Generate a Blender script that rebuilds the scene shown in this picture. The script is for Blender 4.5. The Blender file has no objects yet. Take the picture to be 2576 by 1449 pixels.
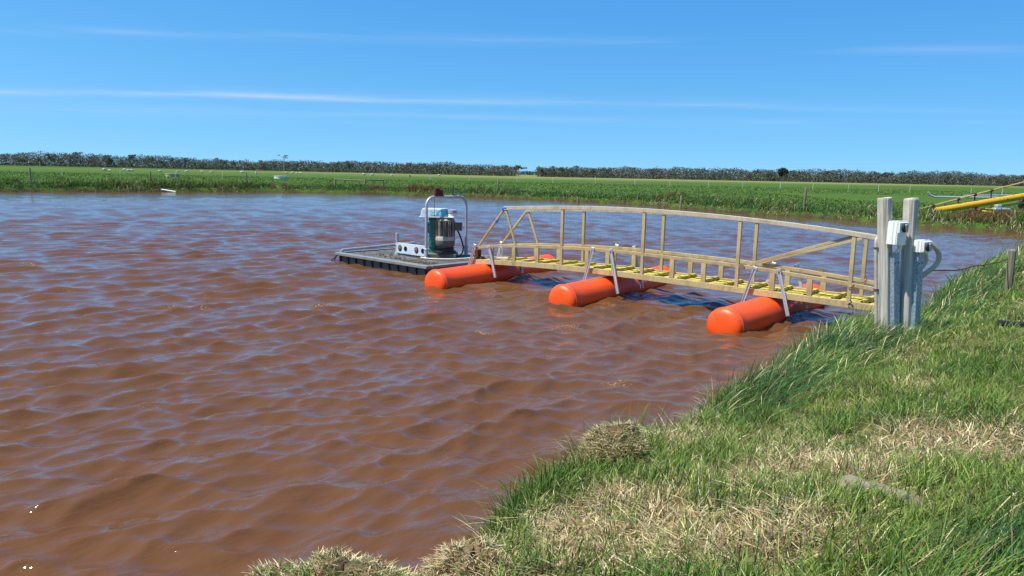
import bpy, bmesh, math, random
import numpy as np
from mathutils import Vector, Matrix, Euler, noise as mnoise
random.seed(7); rng = np.random.default_rng(11)
R = math.radians
scn = bpy.context.scene
col = scn.collection

# ------------------------------------------------------------------ camera, world, sun, exposure
CAM_H = 2.3; PITCH = R(8.815); ROLL = R(1.186)
cam_d = bpy.data.cameras.new('camera'); cam = bpy.data.objects.new('camera', cam_d); col.objects.link(cam)
cam_d.sensor_width = 36.0; cam_d.lens = 26.0; cam_d.clip_start = 0.05; cam_d.clip_end = 20000
fwd = Vector((0, math.cos(PITCH), -math.sin(PITCH))); rt = Vector((1, 0, 0)); up = rt.cross(fwd)
r2 = math.cos(ROLL) * rt + math.sin(ROLL) * up; u2 = math.cos(ROLL) * up - math.sin(ROLL) * rt
cam.matrix_world = Matrix(((r2.x, u2.x, -fwd.x, 0), (r2.y, u2.y, -fwd.y, 0), (r2.z, u2.z, -fwd.z, CAM_H), (0, 0, 0, 1)))
scn.camera = cam

SUN_EL = R(63); SUN_H = Vector((-0.93, -0.37)).normalized()           # where the sun stands
sun_dir = Vector((SUN_H.x * math.cos(SUN_EL), SUN_H.y * math.cos(SUN_EL), math.sin(SUN_EL)))
sd = bpy.data.lights.new('sun', 'SUN'); sd.energy = 5.0; sd.angle = R(0.53); sd.color = (1.0, 0.955, 0.88)
so = bpy.data.objects.new('sun', sd); col.objects.link(so); so.location = (-40, -30, 60)
so.rotation_euler = (-sun_dir).to_track_quat('-Z', 'Y').to_euler()

world = bpy.data.worlds.new('World'); scn.world = world; world.use_nodes = True
nt = world.node_tree; nt.nodes.clear()
def wn(t, **k):
    n = nt.nodes.new(t)
    for a, b in k.items(): setattr(n, a, b)
    return n
def wmath(op, a, b=None, c=None, clamp=False):
    n = wn('ShaderNodeMath', operation=op, use_clamp=clamp)
    for i, v in enumerate((a, b, c)):
        if v is None: continue
        if isinstance(v, (int, float)): n.inputs[i].default_value = v
        else: nt.links.new(v, n.inputs[i])
    return n.outputs[0]
SKY_LIFT = .14
sky = wn('ShaderNodeTexSky', sky_type='NISHITA'); sky.sun_disc = False
sky.sun_elevation = SUN_EL; sky.sun_rotation = math.atan2(SUN_H.x, SUN_H.y)
sky.altitude = 0; sky.air_density = 1.0; sky.dust_density = 0.3; sky.ozone_density = 2.2
tc = wn('ShaderNodeTexCoord'); sep = wn('ShaderNodeSeparateXYZ'); nt.links.new(tc.outputs['Generated'], sep.inputs[0])
# clear, dry air: the sky keeps its blue down to the horizon, so the sky is read a little above each direction
lift = wn('ShaderNodeCombineXYZ'); nt.links.new(sep.outputs['X'], lift.inputs[0]); nt.links.new(sep.outputs['Y'], lift.inputs[1])
nt.links.new(wmath('MULTIPLY_ADD', sep.outputs['Z'], 1.0, SKY_LIFT), lift.inputs[2])
nrm = wn('ShaderNodeVectorMath', operation='NORMALIZE'); nt.links.new(lift.outputs[0], nrm.inputs[0]); nt.links.new(nrm.outputs[0], sky.inputs['Vector'])
sc = wn('ShaderNodeSeparateColor'); nt.links.new(sky.outputs[0], sc.inputs[0])
def chan(o, gain, power): return wmath('MULTIPLY', wmath('POWER', wmath('MULTIPLY', o, .1), power), gain * 10)
cc = wn('ShaderNodeCombineColor')
nt.links.new(chan(sc.outputs[0], 2.32, 1.69), cc.inputs[0]); nt.links.new(chan(sc.outputs[1], 1.53, 1.0), cc.inputs[1]); nt.links.new(chan(sc.outputs[2], 1.40, .58), cc.inputs[2])
hsv = cc
def wnoise(sx, sy, sz, scale, detail, off=0.0, rough=.55):
    m = wn('ShaderNodeMapping'); m.inputs['Scale'].default_value = (sx, sy, sz); m.inputs['Location'].default_value = (off, off * .37, off * 1.7)
    nt.links.new(tc.outputs['Generated'], m.inputs[0])
    n = wn('ShaderNodeTexNoise'); n.inputs['Scale'].default_value = scale; n.inputs['Detail'].default_value = detail; n.inputs['Roughness'].default_value = rough
    nt.links.new(m.outputs[0], n.inputs['Vector']); return n.outputs['Fac']
wob = wnoise(2.0, 2.0, 2.0, 1.4, 3, 3.1)
flat = wmath('DIVIDE', sep.outputs['Z'], wmath('MAXIMUM', wmath('ABSOLUTE', sep.outputs['Y']), .2))      # streaks run straight, as bands of high cloud do
wob2 = wnoise(1.0, 1.0, 14.0, 5.0, 4, 9.3)
zz = wmath('ADD', flat, wmath('ADD', wmath('MULTIPLY', wmath('SUBTRACT', wob, 0.5), 0.006), wmath('MULTIPLY', wmath('SUBTRACT', wob2, 0.5), 0.008)))
def streak(z0, half, lo, hi, off, gain):
    """A thin cirrus band at elevation sin = z0, broken up by noise along it."""
    d = wmath('ABSOLUTE', wmath('SUBTRACT', zz, z0))
    band = wmath('SUBTRACT', 1.0, wmath('DIVIDE', d, half), clamp=True)
    band = wmath('POWER', band, 1.6)
    n = wnoise(1.6, 1.6, 40.0, 1.7, 5, off)
    k = wn('ShaderNodeMapRange'); k.inputs['From Min'].default_value = lo; k.inputs['From Max'].default_value = hi; k.clamp = True
    nt.links.new(n, k.inputs['Value'])
    return wmath('MULTIPLY', wmath('MULTIPLY', band, k.outputs[0]), gain)
fe = wn('ShaderNodeMapRange'); fe.inputs['From Min'].default_value = .02; fe.inputs['From Max'].default_value = .55; fe.inputs['To Min'].default_value = 1; fe.inputs['To Max'].default_value = .12; nt.links.new(sep.outputs['X'], fe.inputs[0]); fade_e = fe.outputs[0]
clouds = wmath('ADD', wmath('MULTIPLY', wmath('ADD', streak(.0925, .0065, .36, .66, 1.3, .55), streak(.0945, .013, .34, .7, 4.3, .25)), fade_e), streak(.171, .012, .40, .72, 7.7, .24))
clouds = wmath('ADD', clouds, streak(.072, .02, .45, .75, 12.4, .22))
clouds = wmath('ADD', clouds, streak(.30, .09, .5, .8, 21.0, .25), clamp=True)
mixc = wn('ShaderNodeMix', data_type='RGBA'); mixc.inputs['B'].default_value = (6.3, 7.6, 9.2, 1)
nt.links.new(clouds, mixc.inputs['Factor']); nt.links.new(hsv.outputs[0], mixc.inputs['A'])
bg = wn('ShaderNodeBackground'); bg.inputs['Strength'].default_value = 0.069
nt.links.new(mixc.outputs['Result'], bg.inputs['Color'])
wo = wn('ShaderNodeOutputWorld'); nt.links.new(bg.outputs[0], wo.inputs['Surface'])

scn.render.engine = 'CYCLES'
scn.view_settings.view_transform = 'Standard'; scn.view_settings.look = 'None'
scn.view_settings.exposure = 0.55; scn.view_settings.gamma = 1.0; scn.view_settings.use_curve_mapping = False
scn.cycles.max_bounces = 6

# ------------------------------------------------------------------ pixels to places (reference pixels of a 2576 x 1449 view)
FPX = 26.0 / 36.0 * 2576
def px_ray(u, v): return fwd + r2 * ((u - 1288) / FPX) + u2 * ((724.5 - v) / FPX)
def at_z(u, v, z):
    d = px_ray(u, v); t = (z - CAM_H) / d.z; return Vector((0, 0, CAM_H)) + d * t

# ------------------------------------------------------------------ materials
def new_mat(name):
    m = bpy.data.materials.new(name); m.use_nodes = True
    t = m.node_tree; b = t.nodes['Principled BSDF']; return m, t, b
def nd(t, typ, **k):
    n = t.nodes.new(typ)
    for a, b in k.items(): setattr(n, a, b)
    return n
def noise_fac(t, scale, detail=4, rough=.55, stretch=(1, 1, 1), coord='Object', off=0):
    c = nd(t, 'ShaderNodeTexCoord'); m = nd(t, 'ShaderNodeMapping'); m.inputs['Scale'].default_value = stretch
    m.inputs['Location'].default_value = (off, off * .7, off * 1.3)
    t.links.new(c.outputs[coord], m.inputs[0])
    n = nd(t, 'ShaderNodeTexNoise'); n.inputs['Scale'].default_value = scale; n.inputs['Detail'].default_value = detail; n.inputs['Roughness'].default_value = rough
    t.links.new(m.outputs[0], n.inputs['Vector']); return n.outputs['Fac']
def ramp(t, fac, stops):
    r = nd(t, 'ShaderNodeValToRGB'); e = r.color_ramp.elements
    while len(e) < len(stops): e.new(.5)
    for x, (p, c) in zip(e, stops): x.position = p; x.color = (*c, 1)
    t.links.new(fac, r.inputs[0]); return r.outputs[0]
def mixcol(t, fac, a, b, mode='MIX'):
    m = nd(t, 'ShaderNodeMix', data_type='RGBA', blend_type=mode)
    for s, v in (('Factor', fac), ('A', a), ('B', b)):
        sk = [i for i in m.inputs if i.name == s and (i.type == ('VALUE' if s == 'Factor' else 'RGBA'))][0]
        if isinstance(v, (int, float)): sk.default_value = v
        elif isinstance(v, tuple): sk.default_value = (*v[:3], 1)
        else: t.links.new(v, sk)
    return [o for o in m.outputs if o.type == 'RGBA'][0]
def rand_obj(t):
    return nd(t, 'ShaderNodeObjectInfo').outputs['Random']
def bump(t, b, fac, strength, dist=.01):
    n = nd(t, 'ShaderNodeBump'); n.inputs['Strength'].default_value = strength; n.inputs['Distance'].default_value = dist
    t.links.new(fac, n.inputs['Height']); t.links.new(n.outputs[0], b.inputs['Normal'])

def worn(name, base, rough=.6, metal=0.0, dark=(.1, .08, .05), amount=.5, scale=6, stretch=(1, 1, 1), fine=60, bstr=.15, spec=.5, grain=.17, rnd=.12, lo=.48, hi=.72):
    """Base colour with blotchy dirt, a fine grain and a little difference from piece to piece."""
    m, t, b = new_mat(name)
    f = noise_fac(t, scale, 6, .62, stretch); r = ramp(t, f, [(lo, (0, 0, 0)), (hi, (1, 1, 1))])
    g = noise_fac(t, fine, 3, .6, stretch)
    lite = ramp(t, g, [(.25, tuple(c * (1 - grain * 1.3) for c in base)), (.75, tuple(min(1, c * (1 + grain)) for c in base))])
    k = nd(t, 'ShaderNodeMath', operation='MULTIPLY'); t.links.new(r, k.inputs[0]); k.inputs[1].default_value = amount
    c = mixcol(t, k.outputs[0], lite, dark)
    h = nd(t, 'ShaderNodeHueSaturation'); t.links.new(c, h.inputs['Color'])
    v = nd(t, 'ShaderNodeMapRange'); t.links.new(rand_obj(t), v.inputs[0]); v.inputs['To Min'].default_value = 1 - rnd; v.inputs['To Max'].default_value = 1 + rnd
    t.links.new(v.outputs[0], h.inputs['Value'])
    t.links.new(h.outputs[0], b.inputs['Base Color'])
    b.inputs['Roughness'].default_value = rough; b.inputs['Metallic'].default_value = metal; b.inputs['Specular IOR Level'].default_value = spec
    if bstr: bump(t, b, g, bstr, .004)
    return m

M = {}
M['frp'] = worn('tan_fibreglass', (.46, .35, .165), .62, dark=(.20, .15, .075), amount=.7, scale=5, stretch=(1, 1, .25), spec=.35)
M['frp_rail'] = worn('weathered_pale_fibreglass', (.50, .43, .31), .55, dark=(.25, .19, .11), amount=.6, scale=5, stretch=(1, 1, .2), spec=.35)
M['yellow'] = worn('yellow_grit_deck', (.54, .45, .07), .85, dark=(.18, .14, .045), amount=.75, scale=5, fine=160, bstr=.5, spec=.2)
M['hollow'] = worn('dark_hollow', (.012, .010, .008), .9, amount=0, spec=.1)
M['alu'] = worn('dull_aluminium', (.62, .63, .66), .42, .55, dark=(.35, .33, .32), amount=.5, scale=9)
M['galv'] = worn('galvanised_pipe', (.40, .43, .46), .5, .35, dark=(.20, .21, .22), amount=.6, scale=14, fine=90)
M['rust'] = worn('rusty_steel', (.13, .045, .025), .9, .1, dark=(.05, .02, .015), amount=.8, scale=20, spec=.2)
M['blue_tape'] = worn('blue_tape', (.03, .16, .55), .6, amount=.2)
M['white'] = worn('white_powder_coat', (.68, .70, .70), .4, grain=.04, dark=(.35, .32, .27), amount=.4, scale=7)
M['offwhite'] = worn('off_white_plastic', (.78, .77, .72), .4, grain=.04, dark=(.42, .38, .30), amount=.35, scale=8)
M['conduit'] = worn('cream_conduit', (.50, .46, .37), .6, dark=(.27, .22, .14), amount=.6, scale=10)
M['black'] = worn('black_rubber', (.016, .016, .017), .55, dark=(.05, .045, .04), amount=.6, scale=9)
M['grey_plastic'] = worn('grey_plastic_lid', (.30, .32, .35), .5, amount=.3)
M['green'] = worn('teal_green_paint', (.015, .22, .16), .5, dark=(.02, .05, .04), amount=.6, scale=7)
M['cyan'] = worn('cyan_panel', (.02, .42, .52), .5, dark=(.03, .25, .35), amount=.3)
M['motor'] = worn('dirty_motor_casting', (.15, .135, .105), .7, .1, dark=(.04, .035, .025), amount=.8, scale=7, stretch=(1, 1, .5))
M['motor_pale'] = worn('pale_motor_casting', (.42, .39, .31), .65, .1, dark=(.14, .11, .07), amount=.75, scale=6)
M['brown_box'] = worn('brown_terminal_box', (.16, .11, .08), .7, dark=(.05, .035, .025), amount=.6, scale=8)
M['cover'] = worn('pale_blue_grey_cover', (.50, .55, .60), .45, grain=.04, dark=(.28, .28, .27), amount=.5, scale=5)
M['deckmuck'] = worn('grimy_raft_deck', (.115, .12, .115), .8, dark=(.05, .038, .022), amount=.95, scale=2.6, fine=45, bstr=.6, lo=.42, hi=.6)
M['raft_edge'] = worn('weathered_grey_beam', (.21, .225, .22), .6, .1, dark=(.13, .12, .10), amount=.7, scale=5)
M['pontoon'] = worn('grey_black_pontoon', (.075, .08, .075), .6, dark=(.03, .028, .02), amount=.6, scale=5)
M['bank_post'] = worn('weathered_fence_timber', (.20, .17, .12), .9, dark=(.07, .06, .04), amount=.7, scale=9, stretch=(1, 1, .15), spec=.15)
M['trough'] = worn('pale_concrete', (.42, .40, .29), .9, dark=(.2, .19, .12), amount=.5, scale=2, spec=.15)
M['trough_white'] = worn('white_trough', (.66, .66, .60), .8, dark=(.35, .34, .28), amount=.4, scale=2)
M['yellow_paint'] = worn('yellow_machine_paint', (.66, .37, .015), .5, dark=(.22, .07, .02), amount=.75, scale=6, lo=.55, hi=.68)
M['tan_rod'] = worn('faded_yellow_steel', (.45, .34, .10), .6, dark=(.2, .08, .03), amount=.7, scale=7)
M['old_timber'] = worn('old_grey_timber_slab', (.20, .165, .12), .95, dark=(.07, .05, .03), amount=.8, scale=5, stretch=(.35, 1, 1), fine=40, bstr=.8, spec=.1)

def timber(name):
    m, t, b = new_mat(name)
    g = noise_fac(t, 26, 7, .7, (1, 1, .045)); f = noise_fac(t, 3.5, 5, .6, (1, 1, .5))
    c = ramp(t, g, [(.30, (.13, .11, .085)), (.46, (.42, .38, .315)), (.62, (.60, .56, .48))])
    c2 = mixcol(t, ramp(t, f, [(.45, (0, 0, 0)), (.7, (.45, .45, .45))]), c, (.25, .22, .13))
    t.links.new(c2, b.inputs['Base Color']); b.inputs['Roughness'].default_value = .9; b.inputs['Specular IOR Level'].default_value = .15
    bump(t, b, g, .6, .01); return m
M['post'] = timber('grey_cracked_timber')

def spangle():
    m, t, b = new_mat('zinc_spangle')
    c = nd(t, 'ShaderNodeTexCoord'); v = nd(t, 'ShaderNodeTexVoronoi'); v.inputs['Scale'].default_value = 75
    t.links.new(c.outputs['Object'], v.inputs['Vector'])
    f = ramp(t, v.outputs['Color'], [(.1, (.22, .29, .33)), (.6, (.36, .44, .49)), (.95, (.60, .67, .72))])
    n = noise_fac(t, 5, 5, .6, (1, 1, .4)); f2 = mixcol(t, ramp(t, n, [(.5, (0, 0, 0)), (.75, (.5, .5, .5))]), f, (.20, .22, .21))
    t.links.new(f2, b.inputs['Base Color']); b.inputs['Metallic'].default_value = .45; b.inputs['Roughness'].default_value = .45; return m
M['zinc'] = spangle()

def orange():
    m, t, b = new_mat('orange_float_plastic')
    f = noise_fac(t, 2.5, 5, .6); g = noise_fac(t, 28, 5, .7, (1, .25, 1))
    c = mixcol(t, f, (.86, .088, .006), (.80, .072, .006))
    s = ramp(t, g, [(.54, (0, 0, 0)), (.68, (.75, .75, .75))])
    blot = ramp(t, noise_fac(t, 3.4, 4, .6, off=5), [(.48, (.06, .06, .06)), (.62, (1, 1, 1))])
    k = mixcol(t, 1.0, s, blot, 'MULTIPLY')
    c = mixcol(t, k, c, (.12, .035, .015))
    t.links.new(c, b.inputs['Base Color']); b.inputs['Roughness'].default_value = .42; b.inputs['Specular IOR Level'].default_value = .45
    bump(t, b, f, .12, .03); return m
M['orange'] = orange()

def water_mat():
    m, t, b = new_mat('muddy_brown_water')
    f = noise_fac(t, .35, 3, .5)
    c = mixcol(t, f, (.116, .051, .017), (.097, .043, .016))
    gp_ = nd(t, 'ShaderNodeNewGeometry')
    def spot(scale, lo, hi, st=(1, 1, 1)):
        mm = nd(t, 'ShaderNodeMapping'); mm.inputs['Scale'].default_value = st; mm.inputs['Rotation'].default_value = (0, 0, R(-35)); t.links.new(gp_.outputs['Position'], mm.inputs[0])
        n = nd(t, 'ShaderNodeTexNoise'); n.inputs['Scale'].default_value = scale; n.inputs['Detail'].default_value = 2; t.links.new(mm.outputs[0], n.inputs['Vector']); return ramp(t, n.outputs['Fac'], [(lo, (0, 0, 0)), (hi, (1, 1, 1))])
    froth = mixcol(t, 1.0, spot(1.1, .66, .72, (.5, 1, 1)), spot(42, .55, .64), 'MULTIPLY')      # little rafts of froth blown together
    c = mixcol(t, froth, c, (.36, .22, .085));
    t.links.new(c, b.inputs['Base Color']); b.inputs['Roughness'].default_value = .05; b.inputs['IOR'].default_value = 1.335
    geo = nd(t, 'ShaderNodeNewGeometry')
    rot = nd(t, 'ShaderNodeMapping'); rot.vector_type = 'POINT'; rot.inputs['Rotation'].default_value = (0, 0, R(-35)); rot.inputs['Scale'].default_value = (1, 1, 1)
    t.links.new(geo.outputs['Position'], rot.inputs[0])
    def ripple(sx, sy, scale, detail, rough=.5, off=0):
        mm = nd(t, 'ShaderNodeMapping'); mm.inputs['Scale'].default_value = (sx, sy, 1); mm.inputs['Location'].default_value = (off, off, 0); t.links.new(rot.outputs[0], mm.inputs[0])
        n = nd(t, 'ShaderNodeTexNoise'); n.inputs['Scale'].default_value = scale; n.inputs['Detail'].default_value = detail; n.inputs['Roughness'].default_value = rough
        t.links.new(mm.outputs[0], n.inputs['Vector']); return n.outputs['Fac']
    r1 = ripple(.42, 1, 7.0, 4, .5); r2_ = ripple(.7, 1, 24, 2, .5, 4); 
    patch = ramp(t, ripple(.6, 1, .9, 2, .5, 9), [(.38, (.12, .12, .12)), (.66, (1, 1, 1))])
    m1 = nd(t, 'ShaderNodeMath', operation='MULTIPLY'); t.links.new(r2_, m1.inputs[0]); t.links.new(patch, m1.inputs[1])
    b1 = nd(t, 'ShaderNodeBump'); b1.inputs['Strength'].default_value = 1; b1.inputs['Distance'].default_value = .019; t.links.new(r1, b1.inputs['Height'])
    b2 = nd(t, 'ShaderNodeBump'); b2.inputs['Strength'].default_value = 1; b2.inputs['Distance'].default_value = .0060; t.links.new(m1.outputs[0], b2.inputs['Height']); t.links.new(b1.outputs[0], b2.inputs['Normal'])
    t.links.new(b2.outputs[0], b.inputs['Normal']); return m
M['water'] = water_mat()

def ground_mat():
    m, t, b = new_mat('paddock_ground')
    geo = nd(t, 'ShaderNodeNewGeometry')
    def pn(scale, detail, rough=.6, st=(1, 1, 1)):
        mm = nd(t, 'ShaderNodeMapping'); mm.inputs['Scale'].default_value = st; t.links.new(geo.outputs['Position'], mm.inputs[0])
        n = nd(t, 'ShaderNodeTexNoise'); n.inputs['Scale'].default_value = scale; n.inputs['Detail'].default_value = detail; n.inputs['Roughness'].default_value = rough
        t.links.new(mm.outputs[0], n.inputs['Vector']); return n.outputs['Fac']
    fine = pn(2.2, 6, .7, (.5, 1, 1)); big = pn(.035, 4, .6)
    g = ramp(t, fine, [(.30, (.030, .062, .010)), (.52, (.054, .104, .013)), (.75, (.088, .145, .022))])
    g = mixcol(t, ramp(t, big, [(.4, (0, 0, 0)), (.7, (.5, .5, .5))]), g, (.062, .108, .015))
    a = nd(t, 'ShaderNodeAttribute', attribute_name='zone')      # r: bare soil at the water's edge, g: mown dry paddock far off, b: straw thatch near the bank
    s = nd(t, 'ShaderNodeSeparateColor'); t.links.new(a.outputs['Color'], s.inputs[0])
    dry = ramp(t, pn(.02, 5, .6, (.3, 1, 1)), [(.35, (.125, .165, .040)), (.65, (.225, .215, .085))])
    g = mixcol(t, s.outputs['Green'], g, dry)
    th = ramp(t, pn(9, 6, .7), [(.3, (.045, .075, .018)), (.5, (.13, .115, .045)), (.72, (.27, .20, .10))])
    g = mixcol(t, s.outputs['Blue'], g, th)
    soil = ramp(t, pn(14, 5, .7), [(.3, (.018, .013, .008)), (.7, (.070, .046, .026))])
    g = mixcol(t, s.outputs['Red'], g, soil)
    t.links.new(g, b.inputs['Base Color']); b.inputs['Roughness'].default_value = .95; b.inputs['Specular IOR Level'].default_value = .1
    bump(t, b, fine, .5, .12); return m
M['ground'] = ground_mat()

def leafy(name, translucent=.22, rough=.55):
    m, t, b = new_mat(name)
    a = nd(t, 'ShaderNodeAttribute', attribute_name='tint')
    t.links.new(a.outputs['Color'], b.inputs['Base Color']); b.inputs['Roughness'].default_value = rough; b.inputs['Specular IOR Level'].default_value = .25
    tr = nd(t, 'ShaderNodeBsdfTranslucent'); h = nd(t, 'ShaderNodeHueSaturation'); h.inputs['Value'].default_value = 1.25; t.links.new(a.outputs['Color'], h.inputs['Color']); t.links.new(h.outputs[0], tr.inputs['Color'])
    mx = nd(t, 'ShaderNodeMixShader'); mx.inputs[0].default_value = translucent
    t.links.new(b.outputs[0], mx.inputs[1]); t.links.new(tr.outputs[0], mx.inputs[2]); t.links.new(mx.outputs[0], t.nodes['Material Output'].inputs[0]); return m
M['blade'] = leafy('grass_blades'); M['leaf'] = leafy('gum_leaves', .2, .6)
M['bark'] = worn('pale_gum_bark', (.30, .26, .21), .9, dark=(.12, .10, .08), amount=.6, scale=2, spec=.1)

# ------------------------------------------------------------------ mesh helpers
class MB:
    def __init__(s): s.v = []; s.f = []
    def add(s, vs, fs):
        o = len(s.v); s.v += [tuple(v) for v in vs]; s.f += [tuple(i + o for i in f) for f in fs]
    def box(s, c, d, rot=None, taper=1.0):
        x, y, z = d[0] / 2, d[1] / 2, d[2] / 2
        vs = [Vector((a * x * (taper if e > 0 else 1), b_ * y * (taper if e > 0 else 1), e * z)) for e in (-1, 1) for a, b_ in ((-1, -1), (1, -1), (1, 1), (-1, 1))]
        if rot is not None: vs = [rot @ v for v in vs]
        s.add([v + Vector(c) for v in vs], [(3, 2, 1, 0), (4, 5, 6, 7), (0, 1, 5, 4), (1, 2, 6, 5), (2, 3, 7, 6), (3, 0, 4, 7)])
    def tube(s, path, r, n=8, cap=True):
        P = [Vector(p) for p in path]; rr = r if hasattr(r, '__len__') else [r] * len(P)
        vs = []; u = None
        for i, p in enumerate(P):
            t = (P[min(i + 1, len(P) - 1)] - P[max(i - 1, 0)]).normalized()
            if u is None: u = t.orthogonal().normalized()
            u = (u - t * u.dot(t)).normalized(); w = t.cross(u)
            for k in range(n):
                a = 2 * math.pi * k / n; vs.append(p + (u * math.cos(a) + w * math.sin(a)) * rr[i])
        fs = [(i * n + k, i * n + (k + 1) % n, (i + 1) * n + (k + 1) % n, (i + 1) * n + k) for i in range(len(P) - 1) for k in range(n)]
        if cap: fs += [tuple(reversed(range(n))), tuple(range((len(P) - 1) * n, len(P) * n))]
        s.add(vs, fs)
    def lathe(s, prof, n=20, mat=None):
        """profile of (radius, height) about local Z"""
        vs = []; 
        for r, z in prof:
            for k in range(n):
                a = 2 * math.pi * k / n; vs.append(Vector((r * math.cos(a), r * math.sin(a), z)))
        fs = [(i * n + k, i * n + (k + 1) % n, (i + 1) * n + (k + 1) % n, (i + 1) * n + k) for i in range(len(prof) - 1) for k in range(n)]
        fs += [tuple(reversed(range(n))), tuple(range((len(prof) - 1) * n, len(prof) * n))]
        if mat is not None: vs = [mat @ v for v in vs]
        s.add(vs, fs)
    def mesh(s, name, mat, smooth=False, bevel=0, seg=1):
        me = bpy.data.meshes.new(name); me.from_pydata(s.v, [], s.f)
        if bevel:
            bm = bmesh.new(); bm.from_mesh(me)
            bmesh.ops.bevel(bm, geom=[e for e in bm.edges if len(e.link_faces) == 2 and e.calc_face_angle(0) > .6], offset=bevel, segments=seg, affect='EDGES', clamp_overlap=True)
            bm.to_mesh(me); bm.free()
        me.materials.append(mat)
        if smooth:
            me.polygons.foreach_set('use_smooth', [True] * len(me.polygons)); me.set_sharp_from_angle(angle=R(38))
        me.update(); return me
    def build(s, name, mat, parent=None, smooth=False, bevel=0, seg=1, loc=(0, 0, 0), rot=None):
        return link(name, s.mesh(name, mat, smooth, bevel, seg), parent, loc, rot)
def link(name, me, parent=None, loc=(0, 0, 0), rot=None):
    o = bpy.data.objects.new(name, me); col.objects.link(o); o.location = loc
    if rot is not None: o.rotation_euler = rot
    o.parent = parent; return o
def tag(o, label=None, cat=None, group=None, kind=None):
    if label: o['label'] = label
    if cat: o['category'] = cat
    if group: o['group'] = group
    if kind: o['kind'] = kind
    return o
def thing(name, label, cat, loc=(0, 0, 0), rz=0, group=None):
    o = bpy.data.objects.new(name, None); o.empty_display_size = .2; col.objects.link(o); o.location = loc; o.rotation_euler = (0, 0, rz)
    return tag(o, label, cat, group)
def copy_tree(o, parent=None):
    c = o.copy(); col.objects.link(c); c.parent = parent
    for ch in list(o.children): copy_tree(ch, c)
    return c
def bar(name, parent, p, q, w, h, mat, bevel=.004, upv=(0, 0, 1)):
    """A square bar from p to q as an object of its own; local Z runs along it, local Y is the side nearest upv."""
    p, q = Vector(p), Vector(q); z = (q - p).normalized(); u = Vector(upv)
    if abs(z.dot(u)) > .98: u = Vector((0, 1, 0))
    y = (u - z * u.dot(z)).normalized(); x = y.cross(z)
    m = MB(); m.box((0, 0, 0), (w, h, (q - p).length))
    o = m.build(name, mat, parent, bevel=bevel, loc=(p + q) / 2)
    o.rotation_euler = Matrix((x, y, z)).transposed().to_euler(); return o
def interp(x, pts):
    return float(np.interp(x, [a for a, _ in pts], [b for _, b in pts]))

# value noise for numpy arrays
def _hash(i, j, seed):
    h = (i.astype(np.int64) * 374761393 + j.astype(np.int64) * 668265263 + seed * 1442695041) & 0xffffffff
    h = ((h ^ (h >> 13)) * 1274126177) & 0xffffffff
    return ((h ^ (h >> 16)) & 0xffff) / 65535.0
def vnoise(x, y, seed=0):
    i, j = np.floor(x), np.floor(y); fx, fy = x - i, y - j
    fx = fx * fx * (3 - 2 * fx); fy = fy * fy * (3 - 2 * fy)
    a = _hash(i, j, seed); b = _hash(i + 1, j, seed); c = _hash(i, j + 1, seed); d = _hash(i + 1, j + 1, seed)
    return (a * (1 - fx) + b * fx) * (1 - fy) + (c * (1 - fx) + d * fx) * fy
def fbm(x, y, seed=0, o=4):
    s = 0; a = .5; t = 0
    for k in range(o):
        s = s + a * vnoise(x * 2 ** k, y * 2 ** k, seed + k * 17); t += a; a *= .5
    return s / t
def sstep(a, b, x):
    t = np.clip((x - a) / (b - a), 0, 1); return t * t * (3 - 2 * t)

# ------------------------------------------------------------------ the pond outline
NEAR = [(-14, -4.0), (-6, 0.4), (-2.8, 2.3), (-1.62, 3.0), (-1.22, 3.38), (-.92, 3.60), (-.64, 3.50), (-.50, 3.26), (-.43, 3.38), (-.37, 3.72), (-.24, 4.15), (-.08, 4.7), (.34, 5.2), (.52, 5.62), (.76, 5.88),
        (1.15, 5.90), (1.48, 6.25), (1.78, 6.85), (2.45, 7.45), (3.25, 8.55), (3.9, 9.4), (4.5, 10.0), (5.25, 10.45), (6.2, 11.4), (7.5, 13.1), (9.7, 15.5), (12.0, 17.4), (16.5, 19.6), (24, 21), (36, 21)]
FAR = [(42, 27), (34, 30.5), (27, 32.5), (23.6, 34.2), (22.6, 36.4), (21.0, 39.3), (18.9, 43.8), (15.5, 47.8), (12.3, 54.5), (9.9, 60.8), (4.5, 65), (-.2, 68.1), (-5.6, 71), (-11.4, 72.6), (-17, 73.2), (-23, 72.6), (-28.2, 69.6), (-33, 65.8), (-41, 59.4), (-52, 51), (-66, 42), (-74, 26), (-60, 2), (-36, -9)]
POLY = np.array(NEAR + FAR, float)
def signed(x, y, wobble=True):
    """Distance to the pond's edge in metres: positive on land, negative over water."""
    if wobble:
        dd = np.hypot(x, y - 4); k = np.clip(dd / 45, .15, 1.3)
        x = x + (fbm(x * 1.3 / k, y * 1.3 / k, 5, 3) - .5) * .55 * k; y = y + (fbm(x * 1.3 / k + 40, y * 1.3 / k, 9, 3) - .5) * .55 * k
    d2 = np.full(x.shape, 1e18); inside = np.zeros(x.shape, bool); n = len(POLY)
    for i in range(n):
        ax, ay = POLY[i]; bx, by = POLY[(i + 1) % n]; ex, ey = bx - ax, by - ay
        t = np.clip(((x - ax) * ex + (y - ay) * ey) / (ex * ex + ey * ey), 0, 1)
        d2 = np.minimum(d2, (x - ax - t * ex) ** 2 + (y - ay - t * ey) ** 2)
        c = (ay > y) != (by > y)
        with np.errstate(divide='ignore', invalid='ignore'):
            inside ^= c & (x < (bx - ax) * (y - ay) / (by - ay if by != ay else 1e-9) + ax)
    d = np.sqrt(d2); return np.where(inside, -d, d)
def far_side(x, y):                                   # 0 on the bank where the camera stands, 1 across the water
    return sstep(-3, 3, (y - 25) - .30 * (x - 10))
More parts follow.
